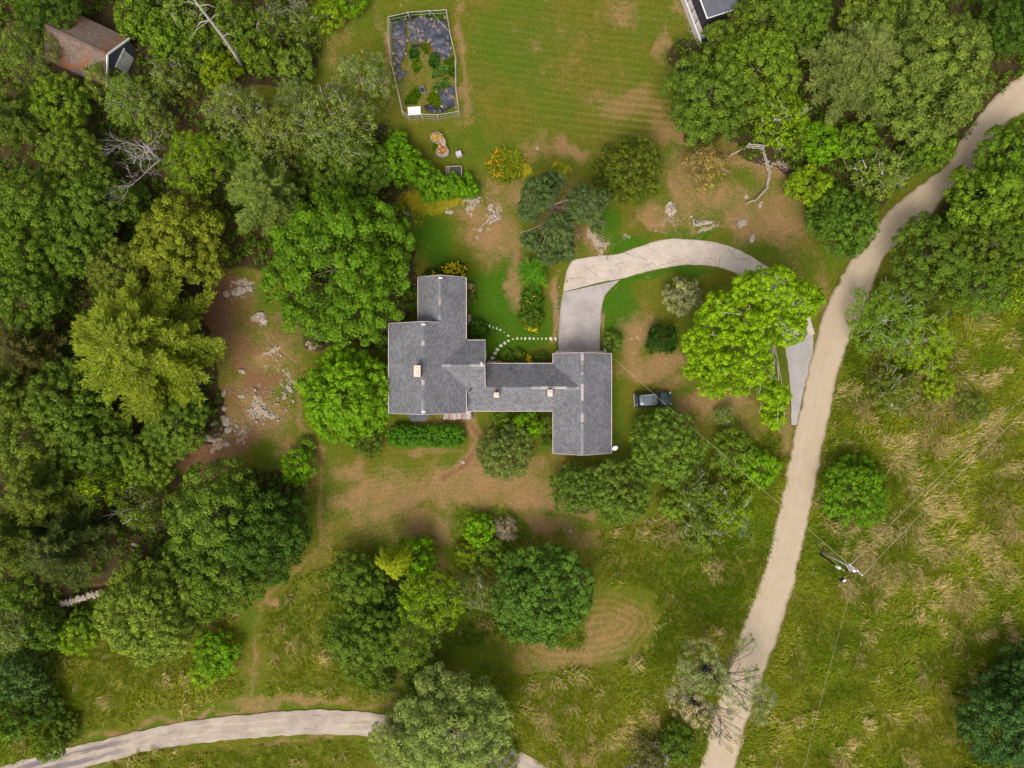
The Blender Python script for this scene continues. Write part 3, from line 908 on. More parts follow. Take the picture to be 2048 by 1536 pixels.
# bay window on the south wall
bx0, bx1 = X(812, 2.6), X(862, 2.6)
yb = ys + .16
bay = MB()
P = [(bx0, yb), (bx0 + .75, yb - 1.0), (bx1 - .75, yb - 1.0), (bx1, yb)]
top = [(x, y, 2.75) for x, y in P]
for i in range(3):
    a, b = P[i], P[i + 1]
    bay.poly([(a[0], a[1], .4), (b[0], b[1], .4), (b[0], b[1], 2.6), (a[0], a[1], 2.6)])
bo = bay.build('bay_window', CLAP, house)
rf = MB()
Q = [(bx0 - .15, yb + .02, 2.95), (bx0 + .7, yb - 1.22, 2.6), (bx1 - .7, yb - 1.22, 2.6), (bx1 + .15, yb + .02, 2.95)]
rf.poly(Q)
rf.poly([(x, y, z - .1) for x, y, z in Q[::-1]])
for i in range(3):
    a, b = Q[i], Q[i + 1]
    rf.poly([b, a, (a[0], a[1], a[2] - .1), (b[0], b[1], b[2] - .1)])
rf.build('bay_roof', ROOF_DARK, bo)
for i in range(3):
    a, b = Vector((*P[i], 1.6)), Vector((*P[i + 1], 1.6))
    c = (a + b) / 2
    n = Vector((0, 0, 1)).cross(b - a)
    n = -n.normalized()
    if n.y > 0: n = -n
    g = MB(); u = (b - a).normalized(); hw = (b - a).length * .42
    g.poly([c + n * .02 - u * hw - Vector((0, 0, .7)), c + n * .02 + u * hw - Vector((0, 0, .7)), c + n * .02 + u * hw + Vector((0, 0, .7)), c + n * .02 - u * hw + Vector((0, 0, .7))])
    g.build('pane', GLASS, bo)
# windows and doors on the outer walls
wn_ = we + .3
for yy in (-1.6, 1.2, 4.2): 
    window(house, (wn_, yy, 1.6), (-1, 0, 0)); window(house, (wn_, yy, 3.9), (-1, 0, 0))
for xx in (-13.2, -7.6): window(house, (xx, ys + .18, 4.1), (0, -1, 0))
for xx in (-13.2,): window(house, (xx, yn - .18, 4.1), (0, 1, 0)); window(house, (xx, yn - .18, 1.6), (0, 1, 0))
for yy in (8.6, 11.0): window(house, (nwe + .3, yy, 1.6), (-1, 0, 0)); window(house, (ee - .3, yy + .6, 1.6), (1, 0, 0)); window(house, (ee - .3, yy + .6, 3.7), (1, 0, 0))
for xx in (-9.6, -7.0): window(house, (xx, nn - .18, 1.6), (0, 1, 0)); window(house, (xx, nn - .18, 3.9), (0, 1, 0))
window(house, (ce - .18, 3.6, 1.6), (1, 0, 0)); window(house, (ce - .18, 2.9, 3.9), (1, 0, 0))
for xx in (-.2, 1.7, 3.5): window(house, (xx, kn - .3, 1.55), (0, 1, 0), .9, 1.1)
for xx in (-1.6, .6, 2.8): window(house, (xx, cs + .3, 1.5), (0, -1, 0), .9, 1.1)
for yy in (-6.6, -4.2, .6): window(house, (ge - .3, yy, 1.45), (1, 0, 0), .9, 1.0)
window(house, (gr - 1.3, gs + .18, 1.6), (0, -1, 0)); window(house, (gr + 1.5, gs + .18, 1.6), (0, -1, 0))
def door(c, n, w=.95, h=2.05, mat=WHITE, name='door'):
    n = Vector(n); u = Vector((0, 0, 1)).cross(n)
    c = Vector(c)
    do = MB().beam(c + n * .02 - u * w / 2, c + n * .02 + u * w / 2, .06, h).build(name, mat, house)
    MB().box(*(c + n * .08 + u * (w * .38)), .07, .07, .07).build('door_handle', DARK, do)
    return do
door((ee - .3, 8.0, 1.25), (1, 0, 0), mat=WOODRED)
door((-2.3, kn - .3, 1.2), (0, 1, 0))
door((-5.0 + .2, cs + .3, 1.2), (0, -1, 0), 1.7, 2.05, GLASS, 'patio_door')
for xx in (6.75, 9.95):
    g = door((xx, gn - .18, 1.1), (0, 1, 0), 2.5, 2.1, WHITE, 'garage_door')
    for k_ in range(1, 4):
        MB().box(xx, gn - .18 + .055, .05 + k_ * .52, 2.4, .02, .03).build('panel_groove', CONC, g)
# decks and steps
def deck(x0, x1, y0, y1, z, across, n, mat, name='deck'):
    o = MB()
    for cx, cy in ((x0 + .1, y0 + .1), (x1 - .1, y0 + .1), (x0 + .1, y1 - .1), (x1 - .1, y1 - .1)):
        o.box(cx, cy, (z - .06) / 2, .1, .1, z - .06)
    o.box((x0 + x1) / 2, (y0 + y1) / 2, z - .1, x1 - x0 - .04, y1 - y0 - .04, .1)
    dk_ = o.build(name, DARK, house)
    for i in range(n):
        rr = random.Random(i * 7 + int(x0 * 10))
        if across == 'x':
            w = (x1 - x0) / n
            b = MB().box(x0 + (i + .5) * w, (y0 + y1) / 2 + rr.uniform(-.04, .04), z, w * .86, y1 - y0, .05)
        else:
            w = (y1 - y0) / n
            b = MB().box((x0 + x1) / 2, y0 + (i + .5) * w, z, x1 - x0, w * .86, .05)
        b.build('plank', rr.choice(mat), dk_)
    return dk_
WOODPALE = plain('pale_bleached_wood', (.50, .44, .42), .9, .1, 0, .2, 5)
deck(X(887, .5), X(943, .5), Y(838.5, .5), cs + .2, .5, 'x', 17, [WOODGREY, WOODPALE, WOODGREY, WOODRED])
deck(ee - .1, X(942, .6), Y(652.5, .6), Y(628.5, .6), .6, 'y', 9, [WOODRED, WOODRED, WOODGREY], 'porch')
deck(X(974, .4), X(1003, .4), kn - .2, Y(721.5, .4), .4, 'x', 13, [WOODTAN, WOODTAN, WOODPALE], 'doorstep')
# satellite dish
x, y = W(1225, 895, 2.4)
ds = MB().lathe(0, 0, [(.02, 0), (.18, .03), (.32, .10), (.36, .14), (.345, .145), (.30, .11), (.17, .05), (.02, .02)], 16)
do = ds.build('satellite_dish', WHITE, house, True, (x + .25, y, 2.5))
do.rotation_euler = (math.radians(35), 0, math.radians(20))
MB().tube([(x - .15, y, 2.3), (x + .22, y, 2.48)], .03, 6).build('dish_arm', DARK, house)

# low retaining wall by the garage corner
t_ = thing('retaining_wall', 'short tan timber retaining wall beside the garage end of the driveway', 'wall')
for i in range(5):
    x, y = W(1210.5, 682 + i * 5.2, .4)
    MB().box(x, y, .25, .3, .31, .5 + .03 * (i % 2)).build('timber', CONC, t_)

# ------------------------------------------------------------------ brown roofed cottage in the woods
cz = 3.9
# rotated local frame: local x along the ridge, gable end faces +x
cA = Vector((*W(214, 108, 4.9), 0))      # ridge end at the gable
cB = Vector((*W(119.5, 64, 4.9), 0))
ang = math.atan2(cA.y - cB.y, cA.x - cB.x)
cot = thing('brown_cottage', 'brown roofed cottage with a white door half hidden by trees', 'cottage', (cA.x, cA.y, 0), ang)
hw, rl, ez_ = 3.3, 8.2, 2.7
slope(cot, 'x', -rl, 0, 0, 4.9, hw, ez_, ROOF_BROWN)
slope(cot, 'x', -rl, 0, 0, 4.9, -hw, ez_, ROOF_BROWN)
SLATE = plain('blue_grey_siding', (.10, .10, .125), .8, .2, 0, .12, 3)
gable_wall(cot, 'x', -rl, -.25, -hw, ez_, 0, 4.9, hw, ez_, .25, SLATE, .18)
for sgn in (1, -1):
    trim(cot, (.03, 0, 4.83), (.03, sgn * hw, ez_ - .07), .12, .22, WHITE, 'barge_board')
xf = -.25 - .15
MB().box(xf + .05, .7, 1.1, .1, 2.3, 2.2).build('barn_door', WHITE, cot)
MB().box(xf + .12, .7, 2.3, .16, 2.6, .16).build('door_header', WHITE, cot)
for yy in (.2, 1.2):
    MB().box(xf + .13, yy, 2.0, .05, .1, .1).build('door_hinge', DARK, cot)
window(cot, (xf + .02, -2.3, 1.5), (1, 0, 0), .8, .95)
trim(cot, (-rl, 0, 4.9), (0, 0, 4.9), .3, .06, ROOF_BROWN, 'ridge_cap')

# ------------------------------------------------------------------ dark roofed shed at the top edge
sA = Vector((*W(1415, 36, 3.4), 0))
sB = Vector((*W(1400, -4, 3.4), 0))
ang = math.atan2(sB.y - sA.y, sB.x - sA.x)
shed = thing('dark_roofed_shed', 'shed with smooth dark grey roof and timber side ramp at the top edge', 'shed', (sA.x, sA.y, 0), ang)
L_, wd = 9.0, 4.35
sl = MB()
SHEDROOF = plain('dark_felt_roof', (.115, .115, .14), .75, .3, 0, .15, 1.2)
Q = [(0, 0, 3.4), (L_, 0, 3.4), (L_, -wd, 2.9), (0, -wd, 2.9)]
sl.poly(Q[::-1]); sl.poly([(a, b, c - .14) for a, b, c in Q])
for i in range(4):
    a, b = Q[i], Q[(i + 1) % 4]
    sl.poly([a, b, (b[0], b[1], b[2] - .14), (a[0], a[1], a[2] - .14)])
sl.build('roof', SHEDROOF, shed)
trim(shed, (-.02, .03, 3.36), (L_, .03, 3.36), .1, .16, WHITE)
trim(shed, (-.03, .03, 3.36), (-.03, -wd, 2.86), .06, .14, WHITE)
DKW = plain('dark_stained_boards', (.045, .04, .05), .85, .2, 0, .3, 4)
MB().box(L_ / 2 + .1, -wd / 2, 1.4, L_ - .5, wd - .5, 2.7).build('wall', DKW, shed)
lw = MB().box(L_ / 2 - .9, .75, .55, L_ + 1.4, .16, 1.1, c=.5).build('ramp_parapet', WOODPALE, shed)
MB().box(L_ / 2 - .9, .2, .35, L_ + 1.2, .95, .1).build('ramp_floor', WOODPALE, shed)
MB().box(-1.4, -.2, .75, .14, 1.7, 1.5).build('end_board', DKW, shed)
for i in range(5):
    MB().beam((.8 + i * 1.4, .7, 1.05), (1.2 + i * 1.4, .03, 2.6), .09).build('brace', DKW, shed)
MB().beam((-1.4, .75, 1.18), (L_ - .4, .75, 1.18), .12, .1).build('handrail', WHITE, shed)

# ------------------------------------------------------------------ car
def car():
    cx, cy = W(1306, 799, .8)
    c = thing('parked_car', 'dark station wagon with sky reflection painted on its roof parked on the grass east of the house', 'car', (cx, cy, 0), math.radians(3.5))
    PAINT = NT('dark_teal_car_paint').princ((.020, .034, .042), .22, .5, .2, None, .6)
    ROOF_SKY = NT('car_roof_sky_reflection').princ((.105, .13, .14), .3, .5, .1, None, .4)  # dark car: sky reflection painted into the paler roof colour
    HOOD_SKY = NT('bonnet_sky_reflection').princ((.035, .065, .075), .25, .5, .2, None, .7)  # bonnet colour lightened to carry the sky's reflection
    RUB = plain('tyre_rubber', (.02, .02, .02), .9, .2)
    RIM = plain('alloy_rim', (.45, .45, .46), .35, .5, .7)
    RED = NT('red_tail_lamp').princ((.28, .015, .02), .25, .5)
    LAMP = NT('headlamp').princ((.6, .62, .62), .15, .6)
    CHR = plain('silver_trim', (.5, .46, .5), .4, .5, .3)
    # lower body: loft of rounded sections along x
    st = [(-2.26, .62, .55, .80), (-2.22, .80, .38, .95), (-1.9, .86, .28, 1.0), (-1.0, .875, .25, .98), (0, .88, .25, .97), (.75, .88, .25, .96), (.95, .875, .26, .97), (1.5, .865, .28, .92), (1.95, .83, .33, .85), (2.2, .74, .42, .74), (2.27, .56, .5, .68)]
    mb = MB(); rings = []
    for x, w, zb, zt in st:
        b = len(mb.v)
        sec = [(-w * .86, zb), (-w, zb + .14), (-w, (zb + zt) / 2), (-w * .985, zt - .10), (-w * .90, zt), (-w * .45, zt + .035), (w * .45, zt + .035), (w * .90, zt), (w * .985, zt - .10), (w, (zb + zt) / 2), (w, zb + .14), (w * .86, zb)]
        for y, z in sec:
            mb.v.append((x, y, z)); mb.c.append(.5); mb.uv.append((0, 0))
        rings.append(b)
    n = 12
    for i in range(len(rings) - 1):
        for k in range(n):
            mb.f.append((rings[i] + k, rings[i] + (k + 1) % n, rings[i + 1] + (k + 1) % n, rings[i + 1] + k))
    mb.f.append(tuple(rings[0] + k for k in range(n))); mb.f.append(tuple(rings[-1] + k for k in reversed(range(n))))
    body = mb.build('body', PAINT, c, True)
    # glasshouse
    B = [(-2.02, .80, .98), (.92, .80, .96)]
    T = [(-1.72, .60, 1.50), (.34, .60, 1.52)]
    bl, br, fr, fl = (-2.02, -.80, .97), (-2.02, .80, .97), (.95, .80, .95), (.95, -.80, .95)
    tbl, tbr, tfr, tfl = (-1.72, -.60, 1.49), (-1.72, .60, 1.49), (.32, .60, 1.51), (.32, -.60, 1.51)
    def quad(name, pts, mat, par=c):
        return MB().poly(pts) or None
    for nm, pts in (('rear_window', [bl, br, tbr, tbl]), ('windshield', [fr, fl, tfl, tfr]), ('side_window', [fl, bl, tbl, tfl]), ('side_window', [br, fr, tfr, tbr])):
        q = MB(); q.poly(pts[::-1]); q.build(nm, GLASS, c)
    r = MB()
    xs = [-1.78, -1.70, -1.2, -.6, 0, .28, .36]
    ww = [.56, .615, .64, .645, .635, .61, .55]
    zz = [1.48, 1.515, 1.545, 1.56, 1.555, 1.53, 1.50]
    rg = []
    for x, w, z in zip(xs, ww, zz):
        b = len(r.v)
        for y, dz_ in ((-w, -.05), (-w * .94, 0), (-w * .5, .02), (0, .027), (w * .5, .02), (w * .94, 0), (w, -.05)):
            r.v.append((x, y, z + dz_)); r.c.append(.5); r.uv.append((0, 0))
        rg.append(b)
    for i in range(len(rg) - 1):
        for k in range(6):
            r.f.append((rg[i] + k, rg[i + 1] + k, rg[i + 1] + k + 1, rg[i] + k + 1))
    roof = r.build('roof', ROOF_SKY, c, True)
    for x in (-1.25, -.12):
        MB().box(x, 0, 1.592, .05, 1.22, .04).build('roof_bar', DARK, roof)
    for s in (-1, 1):
        MB().beam((-1.6, s * .60, 1.575), (.2, s * .60, 1.585), .045).build('roof_rail', CHR, roof)
        MB().beam((.93, s * .78, .97), (.36, s * .585, 1.51), .07).build('pillar', PAINT, c)
        MB().beam((-.65, s * .81, .97), (-.65, s * .63, 1.50), .09).build('pillar', PAINT, c)
        MB().box(.62, s * .98, 1.03, .14, .2, .14, c=.5).build('mirror', PAINT, c)
        MB().box(2.12, s * .60, .70, .2, .34, .14, rz=-s * .35).build('headlight', LAMP, c)
        MB().box(-2.2, s * .70, .82, .12, .18, .26, rz=s * .3).build('tail_light', RED, c)
    # bonnet panel, slightly proud of the body
    hp = MB(); rg = []
    for x, w, z in ((.98, .74, 1.012), (1.3, .74, .99), (1.7, .71, .945), (2.05, .62, .86), (2.16, .5, .815)):
        b = len(hp.v)
        for f, dz_ in ((-1, -.012), (-.6, .012), (0, .022), (.6, .012), (1, -.012)):
            hp.v.append((x, f * w, z + dz_)); hp.c.append(.5); hp.uv.append((0, 0))
        rg.append(b)
    for i in range(len(rg) - 1):
        for k in range(4):
            hp.f.append((rg[i] + k, rg[i + 1] + k, rg[i + 1] + k + 1, rg[i] + k + 1))
    hp.build('bonnet', HOOD_SKY, c, True)
    MB().box(-2.26, 0, .52, .12, 1.5, .2).build('bumper', CHR, c)
    MB().box(2.26, 0, .46, .1, 1.3, .16).build('bumper', DARK, c)
    MB().tube([(.99, -.5, 1.03), (1.0, 0, 1.045), (.99, .5, 1.03)], .018, 5).build('wiper', DARK, c)
    for x in (-1.42, 1.38):
        for s in (-1, 1):
            t = MB()
            ring = [(.335, -.1), (.34, -.09), (.34, .09), (.335, .1)]
            b = len(t.v); nseg = 20
            for rr, yy in [(.2, -.105), (.32, -.11), (.345, -.08), (.345, .08), (.32, .11), (.2, .105)]:
                for k in range(nseg):
                    a = 2 * math.pi * k / nseg
                    t.v.append((x + rr * math.cos(a), s * .80 + yy, .345 + rr * math.sin(a))); t.c.append(.5); t.uv.append((0, 0))
            for i in range(5):
                for k in range(nseg):
                    t.f.append((b + i * nseg + k, b + i * nseg + (k + 1) % nseg, b + (i + 1) * nseg + (k + 1) % nseg, b + (i + 1) * nseg + k))
            w = t.build('wheel', RUB, c, True)
            rm = MB()
            for k in range(5):
                a = 2 * math.pi * k / 5
                rm.beam((x, s * .895, .345), (x + .2 * math.cos(a), s * .895, .345 + .2 * math.sin(a)), .06, .03)
            rm.build('rim', RIM, w)
car()

# ------------------------------------------------------------------ utility pole, service post and wires
POLEW = plain('grey_pole_wood', (.40, .34, .32), .85, .2, 0, .2, 4)
GALV = plain('galvanised_steel', (.62, .64, .68), .45, .4, .3, .15, 4)
pxb, pyb = W(1641, 1101)
HP = 9.2
pole = thing('utility_pole', 'tall grey utility pole with white crossarm in the meadow beside the gravel road', 'utility pole', (pxb, pyb, 0))
MB().tube([(0, 0, -.1), (0, 0, 4), (0, 0, HP)], [.17, .15, .12], 10).build('pole', POLEW, pole, True)
ca = math.radians(50)
cdir = Vector((math.cos(ca - math.pi / 2), math.sin(ca - math.pi / 2), 0))
MB().beam(Vector((0, 0, HP - .5)) - cdir * 1.0, Vector((0, 0, HP - .5)) + cdir * 1.0, .12, .14).build('crossarm', POLEW, pole)
for s in (-.9, 0, .9):
    zb = HP - .43 if s else HP
    p = cdir * s
    MB().lathe(p.x, p.y, [(.05, zb), (.10, zb + .05), (.06, zb + .1), (.10, zb + .15), (.05, zb + .25)], 10).build('insulator', WHITE, pole)
MB().lathe(.25, -.28, [(.24, HP - 2.1), (.26, HP - 2.0), (.26, HP - 1.15), (.2, HP - 1.05), (.05, HP - 1.0)], 14).build('transformer', GALV, pole)
MB().beam((0, 0, HP - 1.2), (.25, -.28, HP - 1.2), .08).build('transformer_bracket', GALV, pole)
MB().tube([(.12, .08, 6.0), (.5, -.9, 6.6)], .03, 5).build('cutout_fuse', WHITE, pole)
spx, spy = W(1639, 1107)
post = thing('service_post', 'short dark wooden post with white capped top beside the utility pole', 'post', (spx, spy, 0))
MB().tube([(0, 0, -.1), (.12, -.45, 4.6)], [.14, .11], 8).build('post', plain('dark_creosoted_wood', (.06, .04, .03), .9, .2), post)
MB().lathe(.13, -.46, [(.14, 4.2), (.2, 4.3), (.2, 4.95), (.13, 5.05), (.05, 5.1)], 12).build('white_canister', WHITE, post)
MB().beam((.05, -.4, 4.9), (.75, -.85, 5.0), .1, .1).build('bracket', WOODGREY, post)
mx_, my_ = W(1680, 1157)
mt = thing('meter_box', 'small black and white meter box standing in grass below the pole', 'meter box', (mx_, my_, 0), .6)
MB().box(0, 0, .45, .45, .3, .9, taper=.92).build('box', DARK, mt)
MB().box(.08, -.05, .96, .42, .26, .12, taper=.8).build('lid', WHITE, mt)
WIRE = plain('bare_wire', (.42, .37, .26), .6, .4, .2)
def wire(label, p, q, sag=.6, r=.022, n=26):
    p, q = Vector(p), Vector(q)
    pts = []
    for i in range(n + 1):
        t = i / n
        v = p.lerp(q, t); v.z -= sag * 4 * t * (1 - t)
        pts.append(v)
    o = MB().tube(pts, r, 5).build('overhead_wire', WIRE, None, True)
    return tag(o, label, 'wire', 'overhead wires')
pt = Vector((pxb, pyb, HP))
wire('service wire sagging from the utility pole over the car to the garage corner', (*W(1226, 716, 3.1), 3.1), pt + Vector((0, 0, -1.0)), .35, .017)
a0 = pt - cdir * .9 + Vector((0, 0, -.15)); a1 = pt + cdir * .9 + Vector((0, 0, -.15))
fx, fy = W(2110, 738, 9); wire('upper of the two wires running from the pole up across the meadow', a0, (fx, fy, 9), .5, .024)
fx, fy = W(2110, 764, 9); wire('lower of the two wires running from the pole up across the meadow', a1, (fx, fy, 9), .5, .024)
fx, fy = W(1590, 1620, 9); wire('faint wire running from the pole down towards the bottom edge', pt + Vector((0, 0, -.05)), (fx, fy, 9), .5, .012)

# ------------------------------------------------------------------ split rail fence
RAILW = plain('silver_grey_rail', (.42, .37, .33), .9, .15, 0, .3, 5)
rf_ = thing('rail_fence', 'weathered grey split rail fence curving round the dry yard beyond the driveway', 'fence')
pp = [(1458, 314), (1488, 298), (1521, 301), (1535, 350), (1529, 380), (1509, 402), (1493, 408)]
pw = [Vector((*W(*p), 0)) for p in pp]
for i, p in enumerate(pw):
    h = 2.0 if i in (1, 2) else (1.2 if i < 5 else .7)
    MB().box(p.x, p.y, h / 2, .16, .16, h, rz=.4 * i, taper=.85).build('post', RAILW, rf_)
for i in range(len(pw) - 1):
    a, b = pw[i], pw[i + 1]
    d_ = (b - a).normalized()
    hs = (.5, 1.1, 1.75) if i == 1 else ((.45, .9) if i not in (0, 5) else (.55,))
    for j, h in enumerate(hs):
        off = Vector((0, 0, h))
        MB().tube([a + off - d_ * .12, (a + b) / 2 + off + Vector((.03, .03, .03 - .03 * j)), b + off + d_ * .12 + Vector((0, 0, -.1 if i == 4 else 0))], [.06, .075, .06], 6).build('rail', RAILW, rf_)

# ------------------------------------------------------------------ rocks
def rock_mesh(seed, sub=2):
    import bmesh
    r = random.Random(seed)
    bm = bmesh.new()
    bmesh.ops.create_icosphere(bm, subdivisions=sub, radius=1.0)
    planes = [(Vector((r.uniform(-1, 1), r.uniform(-1, 1), r.uniform(-.4, 1))).normalized(), r.uniform(.55, .85)) for _ in range(9)]
    planes.append((Vector((r.uniform(-.15, .15), r.uniform(-.15, .15), 1)).normalized(), .5))
    for v in bm.verts:
        for n, dd in planes:
            k = v.co.dot(n)
            if k > dd: v.co -= n * (k - dd) * .92
        v.co *= 1 + r.uniform(-.035, .035)
    m = bpy.data.meshes.new('rock'); bm.to_mesh(m); bm.free()
    m.materials.append(STONE)
    return m
ROCKS = [rock_mesh(s) for s in range(6)]
rr = random.Random(3)
ROCKLIST = [
    (484, 742, 7, 5, 20, 'white topped oval boulder on bare ground right of the feathery pine', 1.2),
    (445, 787, 5, 8, 25, 'upright oblong boulder at the edge of the feathery pine', 1.15),
    (451, 841, 12, 10, 30, 'largest angular boulder of the outcrop near the dark thicket', 1),
    (455, 860, 8, 6, -30, 'flat boulder touching the largest angular boulder', 1),
    (428, 848, 8, 4, -25, 'thin pale slab left of the largest angular boulder', 1),
    (516, 812, 6, 5, 30, 'pale square boulder on the middle of the outcrop', 1.15),
    (530, 824, 10, 7, 40, 'broad whitish boulder in the middle of the outcrop', 1.1),
    (543, 833, 7, 6, 10, 'whitish boulder at the lower right end of the outcrop', 1.1),
    (483, 792, 8, 5, -10, 'low rounded boulder in the upper middle of the outcrop', .95),
    (447, 817, 5, 5, 0, 'small pale boulder above the largest angular boulder', 1),
    (416, 878, 11, 7, 10, 'broad brownish boulder beside the brown bare bank', .85),
    (432, 880, 9, 3, -25, 'narrow sliver of rock beside the broad brownish boulder', .9),
    (452, 887, 7, 5, 0, 'small lone boulder below the outcrop on mown grass', .9),
    (473, 582, 17, 9, -8, 'long low rock shelf at the top of the bare ground', .9),
    (499, 576, 8, 7, 10, 'knob at the end of the long low rock shelf', .95),
    (452, 587, 7, 6, 30, 'small rock at the outer end of the long low shelf', .85),
    (522, 636, 13, 11, 25, 'pinkish flat rock below the long low shelf', .95),
    (550, 698, 10, 4, -30, 'pale narrow ledge in the middle of the dry yard', .9),
    (636, 674, 9, 7, 0, 'lone buff rock under the edge of the big round tree', .85),
    (577, 778, 5, 9, -40, 'pale stone nearest the bright round tree', .95),
    (569, 795, 5, 4, -40, 'small whitish stone on the rim of the outcrop nearest the bright tree', 1),
    (941, 388, 13, 8, -15, 'grey slab at the tip of the bright leafy hedge', 1.1),
    (981, 415, 7, 8, 40, 'grey slab on the rim of the grassy ledge', 1.1),
    (992, 431, 4, 11, -35, 'narrow grey rock along the rim of the grassy ledge', 1),
    (987, 440, 6, 4, -30, 'whitish rock at the foot of the grassy ledge', 1),
    (959, 458, 6, 5, 0, 'small whitish rock in the dry patch north of the house', 1),
    (812, 425, 7, 6, 20, 'grey square block on yellow moss by the big tree', 1.25),
    (898, 423, 9, 4, 0, 'low mossy rock between the two yellow mossy mounds', .8),
    (1200, 486, 7, 9, -20, 'pale oval rock between the cloud-like pine and the driveway', .9),
    (1342, 417, 10, 15, -12, 'flat mauve stone slab north of the driveway', .8),
    (1408, 445, 18, 5, -12, 'long whitish rock between stone slab and rail fence', .9),
    (1484, 443, 9, 8, 30, 'jagged pale rock pile above the driveway curve', 1.15),
    (1481, 451, 5, 5, 0, 'small pale rock leaning on the jagged rock pile', 1),
    (1506, 476, 5, 9, 20, 'upright white rock near the outer driveway curve', 1.2),
    (1522, 409, 4, 8, 30, 'pale rock just below the end of the rail fence', 1),
    (1494, 392, 4, 5, 0, 'dark pinkish rock just inside the rail fence end', .8),
    (1379, 27, 6, 6, 10, 'pale squarish rock on the lawn beside the shed ramp', 1.1),
    (1390, 22, 4, 6, 0, 'smaller buff rock next to the shed ramp', 1),
    (628, 947, 4, 4, 0, 'small white stone beside the bright bush on the dry slope', 1.25),
    (926, 924, 4, 4, 0, 'tiny white stone on the bare ground south of the connecting wing', 1.4),
    (268, 1090, 7, 4, 0, 'pale stone in the brown clearing near the stone wall', 1),
    (788, 857, 10, 4, 0, 'buff edging stone at the corner of the clipped hedge', 1),
    (1075, 295, 3, 4, 0, 'small white stone on the lawn above the orange lilies', 1.3),
    (1140, 1063, 4, 3, 0, 'tiny pale stone on the dry slope below the twin lobed tree', 1.3),
]
for i, (px, py, rx, ry, a, lab, tone) in enumerate(ROCKLIST):
    o = obj('boulder', ROCKS[i % 6], None, (*W(px, py, .15), -.05), -math.radians(a))
    k_ = .55 * min(rx, ry) / PPM * 1.25
    o.scale = (rx / PPM * 1.22, ry / PPM * 1.22, k_ + .12)
    tag(o, lab, 'boulder', 'boulders on the bare ground')

# dry stone wall in the lower left wood
sw_ = thing('stone_wall', 'short dry stone wall in the wood at lower left', 'wall')
P0, P1 = Vector((*W(126, 1206), 0)), Vector((*W(206, 1182), 0))
dd = (P1 - P0); Lw = dd.length; dd.normalize(); nrm = Vector((-dd.y, dd.x, 0))
i = 0
for course in range(3):
    s = rr.uniform(0, .3)
    while s < Lw:
        w = rr.uniform(.38, .75)
        p = P0 + dd * (s + w / 2) + nrm * rr.uniform(-.08, .08)
        o = obj('stone', ROCKS[i % 6], sw_, (p.x, p.y, .22 + course * .34), math.atan2(dd.y, dd.x) + rr.uniform(-.15, .15))
        o.scale = (w * .68, rr.uniform(.42, .58), .3)
        s += w
        i += 1

# ------------------------------------------------------------------ stepping stones
path = tag(bpy.data.objects.new('stepping_stone_path', None), kind='structure')
COL.objects.link(path)
SS = [(240, 243, 50, 70), (330, 252, 55, 60), (417, 255, 40, 70), (505, 283, 38, 50), (574, 313, 38, 65), (643, 343, 20, 42), (716, 360, 26, 44), (788, 388, 46, 38), (860, 435, 26, 26), (938, 500, 42, 32), (945, 602, 46, 38), (872, 647, 50, 50), (798, 697, 62, 52), (730, 775, 66, 56), (682, 846, 78, 58), (640, 935, 88, 62), (1032, 565, 30, 30), (1115, 555, 34, 46), (1198, 556, 30, 46), (1273, 555, 40, 46), (1357, 555, 36, 46), (1440, 558, 36, 46), (1520, 556, 20, 42), (1595, 560, 22, 48), (1680, 556, 32, 42), (1770, 560, 58, 66), (1862, 562, 40, 66)]
for i, (u, v, w, h) in enumerate(SS):
    px, py = 920 + u / 9.752, 620 + v / 9.752
    r = random.Random(i)
    n = r.choice([5, 6, 7])
    ring = []
    a0_ = r.uniform(0, 1)
    for k_ in range(n):
        a = a0_ + 2 * math.pi * k_ / n + r.uniform(-.18, .18)
        q = 1.12 * r.uniform(.88, 1.15)
        ring.append((math.cos(a) * w / 9.752 / PPM / 2 * q, math.sin(a) * h / 9.752 / PPM / 2 * q))
    mb = MB()
    z0_, z1_ = -.04, .035 + r.uniform(0, .01)
    mb.poly([(x, y, z1_) for x, y in ring])
    for k_ in range(n):
        a, b = ring[k_], ring[(k_ + 1) % n]
        mb.poly([(a[0], a[1], z1_), (a[0] * 1.06, a[1] * 1.06, z0_), (b[0] * 1.06, b[1] * 1.06, z0_), (b[0], b[1], z1_)])
    mb.build('stepping_stone', PAVER, path, False, (*W(px, py), 0))

